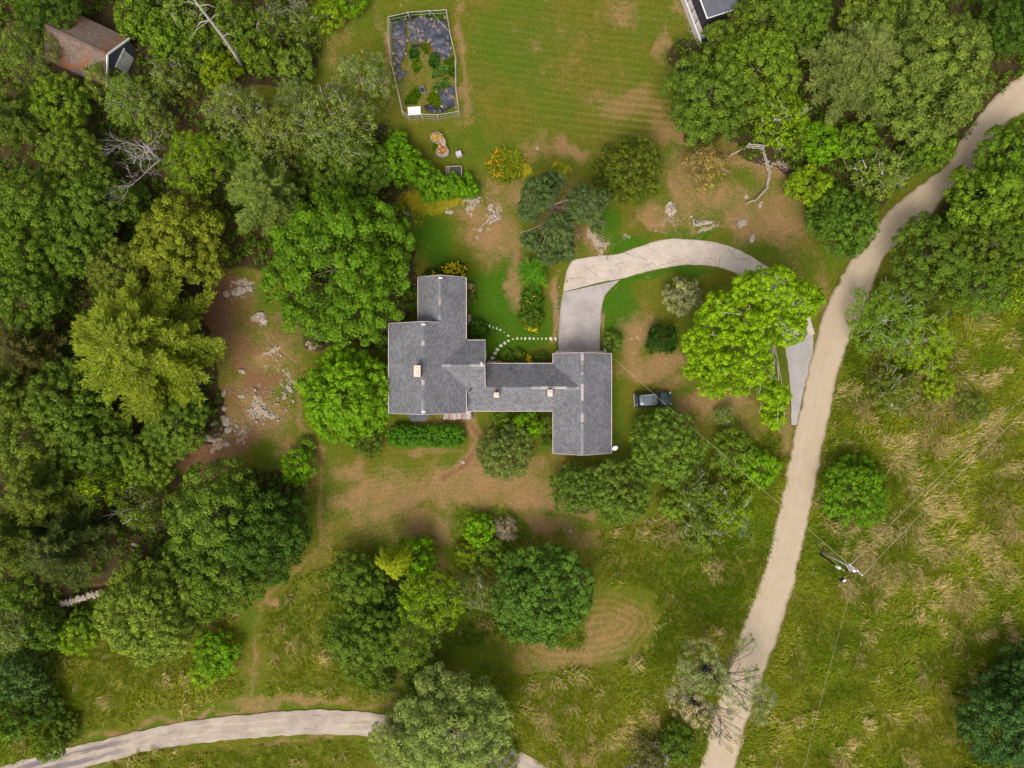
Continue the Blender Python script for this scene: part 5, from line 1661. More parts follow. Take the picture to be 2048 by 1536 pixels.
# colours of living leaves
DK = (.056, .100, .016)
DM = (.094, .144, .022)
MD = (.120, .188, .021)
BR = (.130, .250, .008)
YL = (.21, .25, .010)
YG = (.170, .245, .012)
OL = (.132, .172, .030)
PN = (.165, .215, .045)
PY = (.200, .235, .026)
GG = (.160, .208, .062)
BG = (.075, .125, .040)
WL = (.215, .250, .095)
PALE = (.40, .36, .33)
T = 'tree'
WOODS = 'trees of the left wood'
RW = 'trees along the upper right road'
LST = [
    # ---- upper left wood
    ('broadleaf_tree', T, 'med', 98, 0, 66, 'dark tree in the top left corner above the brown cottage', DK, 1, None, WOODS),
    ('broadleaf_tree', T, 'airy', 55, 110, 62, 'olive airy tree just left of the brown cottage roof', OL, 1, None, WOODS),
    ('broadleaf_tree', T, 'airysmall', 208, 165, 40, 'pale airy tree covering the front of the brown cottage', PN, 1.3, PALE, WOODS),
    ('birch_tree', T, 'airy', 262, 200, 56, 'pale birch with white twigs below the brown cottage door', PN, 1, PALE, WOODS),
    ('broadleaf_tree', T, 'med', 118, 208, 60, 'mid green tree under the left end of the brown cottage', MD, 1, None, WOODS),
    ('pine_tree', T, 'pinemed', 20, 235, 66, 'dull olive pine on the left edge level with the birch', OL, 1, PALE, WOODS),
    ('birch_tree', T, 'airysmall', 342, 158, 42, 'small pale birch at the bend of the grass track', PN, 1.3, PALE, WOODS),
    ('broadleaf_tree', T, 'med', 140, 312, 62, 'olive green tree left of the bare white dead tree', OL, 1, None, WOODS),
    ('broadleaf_tree', T, 'airy', 388, 322, 66, 'loose yellow-green tree right of the bare white dead tree', YG, .8, None, WOODS),
    ('broadleaf_tree', T, 'med', 62, 408, 80, 'dark crowned tree on the left edge below the dull olive pine', DM, 1, None, WOODS),
    ('broadleaf_tree', T, 'med', 195, 405, 72, 'dark tree below the bare white dead tree', DM, 1, None, WOODS),
    ('broadleaf_tree', T, 'med', 262, 400, 42, 'narrow shaded tree between two dark crowns and the yellow-green tree', DK, .8, None, WOODS),
    ('broadleaf_tree', T, 'med', 55, 492, 74, 'mid green tree on the left edge above the tall pine', MD, 1, None, WOODS),
    ('broadleaf_tree', T, 'med', 158, 492, 62, 'dusky green tree directly above the feathery pine', DM, 1, None, WOODS),
    ('broadleaf_tree', T, 'med', 362, 486, 94, 'yellowish green tree beside the bare ground west of the big round tree', (.165, .195, .022), .85, None, WOODS),
    ('pine_tree', T, 'pinemed', 535, 392, 88, 'pale blue-green pine touching the big round tree', (.145, .190, .048), 1, None, WOODS),
    ('broadleaf_tree', T, 'big', 676, 530, 156, 'largest round green tree at the north west corner of the house', (.088, .158, .012), .8, None, WOODS),
    ('birch_tree', T, 'airy', 470, 225, 62, 'pale grey-green birch beside the grass track', GG, 1, PALE, WOODS),
    ('birch_tree', T, 'airy', 560, 272, 64, 'pale birch in the middle of the upper wood', PN, 1, PALE, WOODS),
    ('birch_tree', T, 'airy', 668, 250, 84, 'wide grey-green birch between the garden and the pale pine', GG, 1, PALE, WOODS),
    ('birch_tree', T, 'airy', 722, 160, 62, 'thin grey-green birch against the left garden fence', GG, .9, PALE, WOODS),
    ('broadleaf_tree', T, 'med', 640, 345, 56, 'dark low tree between the pale pine and the bright hedge', DM, .7, None, WOODS),
    ('broadleaf_tree', T, 'med', 720, 335, 62, 'dark green tree against the left end of the bright hedge', DM, .7, None, WOODS),
    ('broadleaf_tree', T, 'airy', 590, 195, 42, 'small grey-green birch where the track meets the lawn', GG, .8, PALE, WOODS),
    ('broadleaf_tree', T, 'med', 480, 300, 46, 'shaded tree between the birches above the pale pine', DM, .8, None, WOODS),
    ('broadleaf_tree', T, 'airysmall', 310, 245, 40, 'light leafy sapling above the bare white dead tree', PN, 1.2, PALE, WOODS),
    # top thicket
    ('shrub', 'shrub', 'small', 272, 38, 44, 'dense green shrub right of the brown cottage gable', MD, 1, None, 'thicket along the top edge'),
    ('shrub', 'shrub', 'small', 330, 70, 50, 'green shrub left of the leaning dead trunk', MD, 1, None, 'thicket along the top edge'),
    ('shrub', 'shrub', 'small', 320, 5, 50, 'dark green shrub on the top edge left of the dead trunk', DM, 1, None, 'thicket along the top edge'),
    ('shrub', 'shrub', 'small', 400, 95, 46, 'green shrub under the middle of the leaning dead trunk', DM, 1, None, 'thicket along the top edge'),
    ('shrub', 'shrub', 'airysmall', 370, 25, 44, 'pale leafy shrub wrapped round the top of the dead trunk', PN, 1.2, PALE, 'thicket along the top edge'),
    ('shrub', 'shrub', 'small', 468, 48, 50, 'green shrub right of the leaning dead trunk', DM, 1, None, 'thicket along the top edge'),
    ('shrub', 'shrub', 'small', 440, 138, 42, 'yellow-green shrub at the foot of the leaning dead trunk', YG, 1, None, 'thicket along the top edge'),
    ('shrub', 'shrub', 'small', 520, 105, 48, 'green shrub above the grass track', MD, 1, None, 'thicket along the top edge'),
    ('shrub', 'shrub', 'airysmall', 548, 50, 42, 'dark shrub with pale dead twigs on the top edge', OL, 1, PALE, 'thicket along the top edge'),
    ('shrub', 'shrub', 'small', 590, 130, 40, 'grey-green shrub at the lawn end of the thicket', OL, 1, PALE, 'thicket along the top edge'),
    ('shrub', 'shrub', 'airysmall', 610, 40, 40, 'thorny shrub with a greyish dead top near the garden', OL, 1, PALE, 'thicket along the top edge'),
    ('shrub', 'shrub', 'small', 655, 30, 34, 'bright yellow-green shrub spilling on the lawn by the garden', YG, .9, None, 'thicket along the top edge'),
    ('shrub', 'shrub', 'small', 700, 5, 32, 'low bright shrub on the top edge by the garden', BR, .9, None, 'thicket along the top edge'),
    # ---- left middle
    ('broadleaf_tree', T, 'med', 45, 590, 80, 'rich green tree on the left edge beside the feathery pine', DM, 1, None, WOODS),
    ('broadleaf_tree', T, 'med', 232, 535, 62, 'olive dark tree against the top of the feathery pine', OL, .9, None, WOODS),
    ('pine_tree', T, 'pinemed', 55, 700, 70, 'brownish thin pine left of the feathery pine', (.085, .085, .028), .9, (.22, .17, .15), WOODS),
    ('white_pine', T, 'pine', 285, 695, 165, 'great feathery yellow-green pine beside the bare ground', PY, .85, (.24, .19, .17), WOODS),
    ('pine_tree', T, 'pinemed', 22, 780, 66, 'olive pine on the left edge below the brownish pine', OL, 1, None, WOODS),
    ('broadleaf_tree', T, 'med', 135, 800, 82, 'dark tree tucked under the lower left of the feathery pine', DM, 1, None, WOODS),
    ('broadleaf_tree', T, 'med', 60, 885, 80, 'wide dark olive tree on the left edge halfway down', OL, .95, None, WOODS),
    ('broadleaf_tree', T, 'med', 190, 885, 74, 'mid green tree below the feathery pine', DM, .95, None, WOODS),
    ('broadleaf_tree', T, 'med', 352, 850, 68, 'dark green tree between the feathery pine and the boulders', DM, .7, None, WOODS),
    ('broadleaf_tree', T, 'med', 292, 925, 60, 'green tree at the edge of the brown bare bank', MD, .8, None, WOODS),
    ('pine_tree', T, 'pinemed', 90, 985, 82, 'dull green pine on the left below the wide olive tree', OL, 1, None, WOODS),
    ('broadleaf_tree', T, 'airysmall', 212, 965, 52, 'yellow-green open tree below the mid green tree', YG, 1.4, None, WOODS),
    ('broadleaf_tree', T, 'airysmall', 282, 1010, 52, 'dull pale open tree beside the dark round thicket', OL, 1.3, PALE, WOODS),
    ('pine_tree', T, 'pinemed', 30, 1075, 88, 'shaggy olive pine on the left edge above the stone wall', OL, 1, None, WOODS),
    ('pine_tree', T, 'pinemed', 135, 1095, 88, 'shaggy grey-green pine just above the stone wall', (.08, .10, .032), .95, None, WOODS),
    ('broadleaf_tree', T, 'med', 430, 1020, 100, 'dark round tree beside the mown strip, upper crown', DM, .85, None, WOODS),
    ('broadleaf_tree', T, 'med', 528, 1075, 92, 'blackish green tree bulging onto the mown strip', DK, .85, None, WOODS),
    ('broadleaf_tree', T, 'med', 450, 1145, 86, 'dark green tree low between the blackish and the light green trees', DM, .8, None, WOODS),
    ('broadleaf_tree', T, 'med', 368, 1130, 60, 'shaded tree joining the dark round tree to the light green tree', DM, .7, None, WOODS),
    ('broadleaf_tree', T, 'round', 298, 1225, 108, 'large light green tree right of the stone wall', (.165, .240, .040), .85, None, WOODS),
    ('broadleaf_tree', T, 'small', 398, 1205, 46, 'leafy low crown between the light green tree and the footpath', MD, 1, None, WOODS),
    # ---- bottom left brush
    ('shrub', 'shrub', 'small', 35, 1185, 46, 'dark shrub on the left edge level with the stone wall', DM, 1, None, 'brush at lower left'),
    ('shrub', 'shrub', 'small', 88, 1256, 46, 'dark shrub below the left end of the stone wall', DM, 1, None, 'brush at lower left'),
    ('shrub', 'shrub', 'small', 160, 1248, 30, 'green shrub just below the stone wall', MD, 1, None, 'brush at lower left'),
    ('shrub', 'shrub', 'airysmall', 25, 1260, 48, 'pale twiggy shrub on the left edge', GG, 1, PALE, 'brush at lower left'),
    ('shrub', 'shrub', 'small', 150, 1275, 40, 'yellow-green shrub left of the large light green tree', YG, .8, None, 'brush at lower left'),
    ('shrub', 'shrub', 'small', 45, 1350, 54, 'bluish green shrub on the left edge above the lower lane', BG, 1, None, 'brush at lower left'),
    ('shrub', 'shrub', 'small', 20, 1440, 50, 'dark shrub on the left edge just above the lower lane', DM, 1, None, 'brush at lower left'),
    ('shrub', 'shrub', 'small', 85, 1410, 40, 'shaded shrub near the lower lane', DK, .8, None, 'brush at lower left'),
    ('shrub', 'shrub', 'small', 98, 1490, 36, 'round green shrub overhanging the lower lane', MD, 1, None, 'brush at lower left'),
    ('shrub', 'shrub', 'small', 130, 1455, 30, 'low dark shrub beside the verge of the lower lane', DM, .7, None, 'brush at lower left'),
    ('shrub', 'shrub', 'small', 432, 1310, 48, 'bright low bush beside the footpath', BR, .6, None, 'brush at lower left'),
    ('shrub', 'shrub', 'small', 405, 1350, 30, 'small yellow-green bush in the rough by the footpath', YG, .5, None, 'brush at lower left'),
    # ---- lower middle
    ('sumac', 'shrub', 'sumac', 785, 1128, 40, 'star-leaved yellow-green sumac among the dark lower trees', YL, 2.8, None, 'sumacs'),
    ('broadleaf_tree', T, 'small', 832, 1112, 42, 'bright crown at the top of the lower middle thicket', BR, 1.2, None, 'lower middle trees'),
    ('broadleaf_tree', T, 'med', 712, 1165, 62, 'dark tree left of the star-leaved sumac', DM, .8, None, 'lower middle trees'),
    ('broadleaf_tree', T, 'airy', 858, 1205, 68, 'mottled yellow-green tree below the star-leaved sumac', YG, .8, None, 'lower middle trees'),
    ('broadleaf_tree', T, 'med', 722, 1285, 76, 'deep green tree at the lower left of the middle thicket', DM, .8, None, 'lower middle trees'),
    ('broadleaf_tree', T, 'airy', 820, 1285, 64, 'light speckled tree at the lower right of the middle thicket', MD, .8, None, 'lower middle trees'),
    ('broadleaf_tree', T, 'small', 770, 1210, 44, 'blackish crown in the heart of the middle thicket', DK, 1, None, 'lower middle trees'),
    ('shrub', 'shrub', 'small', 760, 1355, 36, 'small dark bush at the bottom of the middle thicket', DM, .8, None, 'lower middle trees'),
    ('shrub', 'shrub', 'airysmall', 952, 1182, 44, 'grey-green open bush left of the large blue-green tree', GG, 1.2, PALE, 'lower middle trees'),
    ('broadleaf_tree', T, 'round', 1085, 1190, 104, 'large blue-green tree beside the mown oval', (.088, .155, .030), .8, None, 'lower middle trees'),
    ('shrub', 'shrub', 'small', 960, 1062, 34, 'bright green shrub in the island bed', BR, .8, None, 'island bed shrubs'),
    ('shrub', 'shrub', 'small', 935, 1110, 28, 'yellow-green shrub low in the island bed', YG, .8, None, 'island bed shrubs'),
    ('shrub', 'shrub', 'small', 985, 1110, 32, 'green shrub between the lilac bush and the large blue-green tree', MD, .9, None, 'island bed shrubs'),
    ('lilac_bush', 'shrub', 'airysmall', 1012, 1058, 26, 'mauve flowering bush in the island bed', (.33, .25, .27), .7, PALE, 'island bed shrubs'),
    ('willow_tree', T, 'willow', 905, 1458, 118, 'big silvery green willow overhanging the lower lane', WL, .85, None, 'lower middle trees'),
    ('willow_tree', T, 'willow', 800, 1490, 62, 'smaller silvery willow crown on the lane edge', WL, .85, None, 'lower middle trees'),
    ('shrub', 'shrub', 'small', 850, 1365, 46, 'dark shrub north of the silvery willow', DM, .9, None, 'lower middle trees'),
    ('shrub', 'shrub', 'airysmall', 1005, 1525, 34, 'dull shrub on the bottom edge right of the willow', OL, .8, None, 'lower middle trees'),
    # ---- round the house
    ('broadleaf_tree', T, 'round', 690, 790, 96, 'bright green round tree at the west wall of the house', (.130, .240, .012), .85, None, 'trees by the house'),
    ('shrub', 'shrub', 'small', 735, 885, 34, 'dark shrub in the shade of the bright round tree', DM, .7, None, 'bushes by the house'),
    ('shrub', 'shrub', 'small', 770, 690, 24, 'dark shrub against the north west corner of the main block', DM, .8, None, 'bushes by the house'),
    ('shrub', 'shrub', 'small', 825, 600, 26, 'shaded shrub against the west wall of the north wing', DM, .8, None, 'bushes by the house'),
    ('shrub', 'shrub', 'small', 596, 935, 38, 'bright bush alone on the dry slope', BR, .8, None, 'bushes by the house'),
    ('shrub', 'shrub', 'small', 612, 890, 20, 'low green bush on the dry slope beside the bright round tree', MD, .6, None, 'bushes by the house'),
    ('apple_tree', T, 'apple', 1013, 905, 58, 'grey-green apple tree south of the connecting wing', (.148, .190, .062), .9, None, 'trees by the house'),
    ('shrub', 'shrub', 'small', 1055, 852, 30, 'bright round bush in the nook of the south wall', BR, 1, None, 'bushes by the house'),
    ('shrub', 'shrub', 'small', 1001, 838, 22, 'green bush under the south eave beside the apple tree', MD, .9, None, 'bushes by the house'),
    ('shrub', 'shrub', 'small', 1090, 848, 20, 'dark bush in the inner corner of the garage wall', DM, .9, None, 'bushes by the house'),
    ('shrub', 'shrub', 'small', 1095, 885, 14, 'little shaded bush along the west garage wall', DM, .8, None, 'bushes by the house'),
    ('apple_tree', T, 'apple', 1152, 978, 54, 'left lobe of the twin crowned tree south of the garage', (.112, .172, .034), 1, None, 'trees by the house'),
    ('apple_tree', T, 'apple', 1240, 982, 68, 'right and larger of the twin crowned trees south of the garage', (.128, .190, .036), 1, None, 'trees by the house'),
    ('apple_tree', T, 'apple', 1335, 893, 78, 'round apple tree just south of the parked car', (.125, .190, .036), 1, None, 'trees by the house'),
    ('shrub', 'shrub', 'small', 955, 664, 24, 'glossy bush in the corner between porch and gable', (.045, .105, .010), .8, None, 'bushes by the house'),
    ('shrub', 'shrub', 'small', 938, 595, 16, 'dark shrub against the east wall of the north wing', DM, .8, None, 'bushes by the house'),
    ('shrub', 'shrub', 'small', 1035, 716, 18, 'dark green bush in the bed north of the connecting wing', DM, .7, None, 'bushes by the house'),
    ('shrub', 'shrub', 'small', 1080, 716, 15, 'second dark bush in the bed by the garage corner', DM, .7, None, 'bushes by the house'),
    ('shrub', 'shrub', 'small', 1012, 712, 14, 'low green bush at the doorstep end of the north bed', MD, .6, None, 'bushes by the house'),
    ('sumac', 'shrub', 'sumac', 1065, 545, 36, 'star-leaved green sumac below the cloud-like pine', (.065, .155, .010), 1, None, 'sumacs'),
    ('shrub', 'shrub', 'small', 1065, 595, 24, 'leafy bush in the bed between lawn and driveway', (.065, .125, .012), .7, None, 'bushes by the house'),
    ('shrub', 'shrub', 'small', 1062, 632, 26, 'lower leafy bush in the lily bed beside the driveway', (.075, .14, .015), .7, None, 'bushes by the house'),
    ('shrub', 'shrub', 'small', 1226, 682, 22, 'rose bush right of the garage end of the driveway', DM, .8, None, 'bushes by the house'),
    ('shrub', 'shrub', 'small', 1325, 680, 33, 'dark round clipped shrub left of the bright maple', (.028, .068, .014), 1, None, 'bushes by the house'),
    ('shrub', 'shrub', 'small', 1366, 592, 40, 'silver-grey shrub inside the driveway curve', (.25, .26, .17), 1.1, PALE, 'bushes by the house'),
    # ---- centre top
    ('broadleaf_tree', T, 'apple', 1260, 340, 70, 'dark spreading tree between the lawn and the driveway', (.098, .128, .018), 1, None, 'trees by the house'),
    ('dry_tree', T, 'airysmall', 1410, 335, 46, 'thin half dry straw coloured tree near the rail fence', (.26, .20, .085), 1.2, (.40, .32, .22), 'trees by the house'),
    # ---- upper right
    ('broadleaf_tree', T, 'med', 1418, 190, 92, 'dark green tree at the right edge of the lawn', DM, .9, None, RW),
    ('broadleaf_tree', T, 'med', 1515, 140, 84, 'mid green tree right of the dark lawn-edge tree', MD, .9, None, RW),
    ('broadleaf_tree', T, 'small', 1440, 75, 34, 'small open tree below the dark roofed shed', OL, 1.3, PALE, RW),
    ('broadleaf_tree', T, 'med', 1530, 35, 70, 'deep green tree right of the dark roofed shed', DM, .9, None, RW),
    ('broadleaf_tree', T, 'airysmall', 1560, 232, 58, 'yellow-green leafy tree above the rail fence', YG, 1.3, PALE, RW),
    ('broadleaf_tree', T, 'med', 1610, 40, 60, 'shaded tree on the top edge left of the great crown', DM, .9, None, RW),
    ('white_pine', T, 'pine', 1722, 135, 120, 'broad olive pine forming the left half of the great crown', (.140, .180, .060), .8, None, RW),
    ('broadleaf_tree', T, 'big', 1852, 138, 136, 'greatest broad crown at the upper right beside the road', (.130, .182, .042), .8, None, RW),
    ('broadleaf_tree', T, 'med', 1750, 15, 70, 'olive crown on the top edge above the great crown', OL, .9, None, RW),
    ('broadleaf_tree', T, 'med', 2020, 45, 62, 'dark tree in the top right corner', DK, .9, None, RW),
    ('shrub', 'shrub', 'small', 1640, 285, 44, 'bright bush right of the rail fence', BR, .9, None, RW),
    ('shrub', 'shrub', 'small', 1720, 285, 46, 'green bush under the great pine', MD, .9, None, RW),
    ('broadleaf_tree', T, 'small', 1866, 300, 44, 'leafy tree reaching over the road from the left', MD, 1.2, None, RW),
    ('shrub', 'shrub', 'airysmall', 1760, 345, 54, 'pale grey-green bush left of the road bend', PN, 1.1, PALE, RW),
    ('shrub', 'shrub', 'small', 1620, 372, 46, 'yellow-green bush beside the dry yard', YG, .8, None, RW),
    ('shrub', 'shrub', 'small', 1820, 320, 34, 'shaded bush between the pale bush and the road', DM, .9, None, RW),
    ('shrub', 'shrub', 'small', 1590, 285, 34, 'low green bush behind the top rail of the fence', MD, .8, None, RW),
    ('broadleaf_tree', T, 'apple', 1690, 445, 72, 'round green tree at the inner side of the road bend', (.088, .160, .022), 1, None, RW),
    # right of road
    ('broadleaf_tree', T, 'med', 2025, 305, 66, 'green tree over the road at the right edge', MD, 1, None, RW),
    ('broadleaf_tree', T, 'med', 1968, 402, 76, 'dark green tree on the outer side of the road bend', MD, 1, None, RW),
    ('broadleaf_tree', T, 'med', 2035, 420, 76, 'green tree on the right edge below the road', MD, 1, None, RW),
    ('broadleaf_tree', T, 'med', 1985, 490, 72, 'shaded tree in the middle of the right hand clump', DM, 1, None, RW),
    ('broadleaf_tree', T, 'med', 1860, 510, 82, 'dark tree hugging the road below the bend', DM, .8, None, RW),
    ('broadleaf_tree', T, 'airy', 1960, 575, 70, 'lighter open tree at the top of the meadow', MD, .7, None, RW),
    ('broadleaf_tree', T, 'airysmall', 2040, 560, 60, 'open leafy tree on the right edge above the meadow', YG, 1.1, None, RW),
    ('shrub', 'shrub', 'airy', 1770, 640, 78, 'rounded brush with white dead twigs beside the road', MD, .45, PALE, 'brush at the top of the meadow'),
    ('shrub', 'shrub', 'airy', 1850, 680, 66, 'yellowish brush facing the meadow', YG, .45, PALE, 'brush at the top of the meadow'),
    ('shrub', 'shrub', 'airysmall', 1790, 780, 50, 'low grey-green brush at the foot of the roadside clump', OL, .7, PALE, 'brush at the top of the meadow'),
    ('shrub', 'shrub', 'small', 1880, 770, 34, 'yellow-green bush at the meadow side of the brush', YG, .6, None, 'brush at the top of the meadow'),
    ('shrub', 'shrub', 'airysmall', 1945, 820, 36, 'faint low bush out in the tall grass near the wires', OL, .6, None, 'brush at the top of the meadow'),
    ('broadleaf_tree', T, 'apple', 1712, 985, 72, 'bright green rounded tree alone beside the gravel road', (.108, .205, .012), .8, None, RW),
    ('pine_tree', T, 'med', 2012, 1445, 88, 'dark blue-green pine in the lower right corner', (.050, .100, .036), .9, None, 'lower right pines'),
    ('pine_tree', T, 'med', 2042, 1345, 58, 'smaller dark pine on the right edge above the corner pine', (.050, .092, .030), .9, None, 'lower right pines'),
    # ---- right of the house
    ('shrub', 'shrub', 'small', 1465, 905, 48, 'green brush below the maple', MD, .7, None, 'brush between house and road'),
    ('shrub', 'shrub', 'small', 1520, 935, 42, 'bright brush along the roadside fence line', BR, .6, None, 'brush between house and road'),
    ('shrub', 'shrub', 'airysmall', 1395, 985, 46, 'olive brush right of the twin crowned trees', OL, .8, PALE, 'brush between house and road'),
    ('shrub', 'shrub', 'airysmall', 1460, 1010, 52, 'light brush with bare twigs near the road', YG, .7, PALE, 'brush between house and road'),
    ('shrub', 'shrub', 'small', 1350, 1010, 34, 'green bush under the larger twin crown', MD, .7, None, 'brush between house and road'),
    ('shrub', 'shrub', 'airysmall', 1400, 1065, 44, 'lower olive brush facing the rough grass', OL, .6, PALE, 'brush between house and road'),
    ('shrub', 'shrub', 'airysmall', 1450, 830, 22, 'wispy pale bush on the lawn right of the car', GG, .8, PALE, 'brush between house and road'),
    ('shrub', 'shrub', 'small', 1350, 1490, 44, 'dark bush on the bottom edge left of the gravel road', DM, .7, None, 'brush between house and road'),
    ('shrub', 'shrub', 'airysmall', 1300, 1515, 44, 'grey twiggy bush on the bottom edge', (.12, .11, .06), .7, PALE, 'brush between house and road'),
    ('shrub', 'shrub', 'small', 1822, 1335, 10, 'single bright lime bush out in the lower meadow', (.20, .27, .008), .5, None, 'brush at the top of the meadow'),
]
for row in LST:
    name, cat, kind, px, py, rpx, lab, colr, zf, bark, grp = row
    plant(name, cat, kind, px, py, rpx, lab, colr, zf, bark or (.13, .105, .085), grp)

# ---- unique trees ---------------------------------------------------------------
def custom_tree(name, label, lobes_px, col, Ht, base_px, rc=.5, dens=1.4, nper=46, ls=.16, flat=.75, mat=LEAF, bark=(.2, .17, .15), vis=24, seed=1, trunk_r=.28, spread=.55, group=None, cat='tree', twig=(), fill=.35):
    """lobes in photograph pixels with heights: (px, py, rpx, zc, rz)"""
    rng = np.random.default_rng(seed)
    bx, by = W(*base_px)
    t = thing(name, label, cat, (bx, by, -.05), 0, group)
    L = []
    for px, py, r, zc, rz in lobes_px:
        x, y = W(px, py, zc)
        rm = r / PPM * (H - zc) / H
        L.append((x - bx, y - by, zc, rm, rm, rz))
    cen, out = lobes_clumps(L, rc, dens, rng)
    P, N, tn = clump_leaves(cen, rc * rng.uniform(.65, 1.25, len(cen)), nper, ls, rng, flat, out, spread)
    nf = int(len(P) * fill)
    LA = np.array(L)[rng.integers(0, len(L), nf)]
    P = np.concatenate([P, LA[:, :3] + unit(rng.normal(size=(nf, 3))) * (rng.random((nf, 1)) ** .4) * .86 * LA[:, 3:]])
    N = np.concatenate([N, unit(rng.normal(size=(nf, 3)) + np.array([0, 0, 1.2]))])
    tn = np.concatenate([tn, rng.random(nf)])
    cm = leaf_mesh('crown', P, N, ls * rng.uniform(.6, 1.3, len(P)), .55, tn, rng, mat)
    mb = MB()
    idx = rng.choice(len(cen), min(vis, len(cen)), replace=False)
    limbs(mb, trunk_r, (L[0][0] * .5, L[0][1] * .5, Ht * .75), [np.array(l[:3]) for l in L] + [cen[i] + out[i] * rc for i in idx], rng)
    for (ax0, ay0, z0, ax1, ay1, z1, r) in twig:
        a = Vector((*W(ax0, ay0, z0), z0)) - Vector((bx, by, 0)); b = Vector((*W(ax1, ay1, z1), z1)) - Vector((bx, by, 0))
        mb.tube([tuple(a), tuple(a.lerp(b, .5) + Vector((.15, .1, .15))), tuple(b)], [r, r * .75, r * .4], 5, cap=False)
        for k_ in range(5):
            f = .4 + .12 * k_
            m_ = a.lerp(b, f)
            e = m_ + Vector((rng.normal(0, .5), rng.normal(0, .5), .3))
            mb.tube([tuple(m_), tuple(e)], [r * .45, r * .15], 3, cap=False)
    obj('trunk', mb.mesh('trunk', BARK, True), t, color=bark)
    obj('crown', cm, t, color=col)
    return t
custom_tree('maple_tree', 'sprawling bright yellow-green maple with bare limbs showing between driveway and road',
            [(1545, 575, 44, 9.8, 2.6), (1598, 600, 38, 8.6, 2.2), (1495, 580, 34, 9, 2), (1440, 620, 34, 8, 1.8), (1405, 690, 38, 7.5, 1.8), (1460, 665, 28, 8.6, 1.6), (1425, 765, 30, 6, 1.6), (1505, 730, 38, 8.4, 2), (1545, 790, 30, 6.8, 1.6), (1545, 835, 22, 5.5, 1.2), (1572, 655, 36, 8, 1.8), (1510, 640, 22, 9.6, 1.4), (1628, 598, 18, 7, 1.2), (1390, 738, 20, 6, 1.2), (1508, 688, 28, 8.8, 1.4), (1535, 615, 26, 8.6, 1.4), (1590, 640, 24, 7.4, 1.4), (1450, 725, 26, 7.2, 1.4), (1410, 640, 18, 7, 1.2), (1480, 770, 20, 6.6, 1.2)],
            (.195, .315, .010), 9, (1510, 690), .42, 1.15, 62, .125, .75, LEAF, (.42, .36, .31), 34, 101, .32, .5, 'trees by the house', 'tree',
            [(1480, 700, 6.5, 1500, 610, 10.5, .10), (1500, 690, 6.5, 1420, 668, 9.4, .09), (1500, 700, 6, 1545, 760, 9.6, .08), (1490, 700, 6, 1530, 620, 11, .09)])
custom_tree('cloud_pine', 'blue-green pine of cloud-like pads with bare reddish limbs north of the house',
            [(1078, 388, 33, 7.6, 1.5), (1060, 420, 22, 6.8, 1.2), (1105, 368, 24, 6.2, 1.0), (1168, 408, 36, 7.4, 1.4), (1204, 396, 15, 6.8, 1.0), (1116, 462, 32, 7.6, 1.3), (1064, 480, 20, 5.4, .9), (1100, 504, 24, 6.6, 1.2), (1132, 502, 18, 6.2, 1.0), (1196, 450, 14, 5.2, .7)],
            (.085, .125, .055), 8, (1120, 440), .34, 2.0, 70, .09, .7, NEEDLE, (.36, .25, .20), 26, 102, .22, .8, 'trees by the house', 'tree',
            [(1120, 440, 6.2, 1150, 395, 8.0, .07), (1130, 445, 5.8, 1160, 480, 6.4, .06), (1115, 440, 5.6, 1040, 466, 6.6, .06), (1125, 440, 6, 1100, 430, 7.9, .06)])
custom_tree('leafy_hedge', 'wedge of bright leafy hedge running from the wood to the cold frame',
            [(790, 300, 22, 1.5, 1.3), (815, 320, 26, 1.5, 1.4), (840, 345, 26, 1.6, 1.4), (865, 365, 24, 1.5, 1.3), (888, 374, 20, 1.3, 1.2), (912, 374, 17, 1.2, 1.1), (945, 380, 13, 1.0, .9), (800, 345, 24, 1.6, 1.4), (858, 390, 15, 1.2, 1.0), (826, 338, 22, 1.6, 1.4), (850, 355, 20, 1.5, 1.3), (790, 325, 22, 1.6, 1.4), (874, 378, 16, 1.3, 1.1), (930, 380, 13, 1.0, .9), (775, 350, 18, 1.5, 1.3), (905, 355, 10, .9, .7), (935, 356, 8, .8, .7), (800, 280, 14, 1.3, 1.1)],
            (.105, .215, .010), 1.6, (840, 350), .34, 1.6, 42, .13, .75, LEAF, (.2, .17, .15), 4, 103, .06, .5, 'hedges', 'hedge')
custom_tree('clipped_hedge', 'long clipped green hedge along the terrace south of the house',
            [(795 + 10.5 * i, 872 - (i % 2), 20, .75, .8) for i in range(12)],
            (.062, .160, .012), 1.2, (855, 872), .28, 1.9, 36, .10, .8, LEAF, (.2, .17, .15), 2, 104, .05, .5, 'hedges', 'hedge')

def dead_tree(name, label, base, Ht, spread, depth, r0, lean, splits, seed, col, leaf=None, group='dead trees', up=.35):
    bx, by = W(*base)
    t = thing(name, label, 'tree', (bx, by, 0), 0, group)
    mb, tips = bare_tree(seed, Ht, spread, depth, r0, lean, splits, None, up)
    obj('trunk', mb.mesh('trunk', BARK, True), t, color=col)
    if leaf:
        n, lc, ls = leaf
        rng = np.random.default_rng(seed)
        tp = np.array([tuple(a[0]) for a in tips])
        C = np.repeat(tp, n, 0) + rng.normal(0, .28, (len(tp) * n, 3))
        N = unit(rng.normal(size=C.shape) + np.array([0, 0, .6]))
        obj('crown', leaf_mesh('crown', C, N, ls * rng.uniform(.7, 1.2, len(C)), .5, rng.random(len(C)), rng), t, color=lc)
    return t
dead_tree('dead_tree', 'bare white dead tree standing in the left wood', (350, 326), 11.5, .70, 5, .2, (-.10, -.20), 3, 5, (.52, .44, .42))
dt = thing('dead_snag', 'leaning bare grey dead trunk above the thicket at the top', 'tree', (*W(490, 140), 0), 0, 'dead trees')
mb = MB()
def P3(px, py, z):
    return Vector((*W(px, py, z), z)) - dt.location
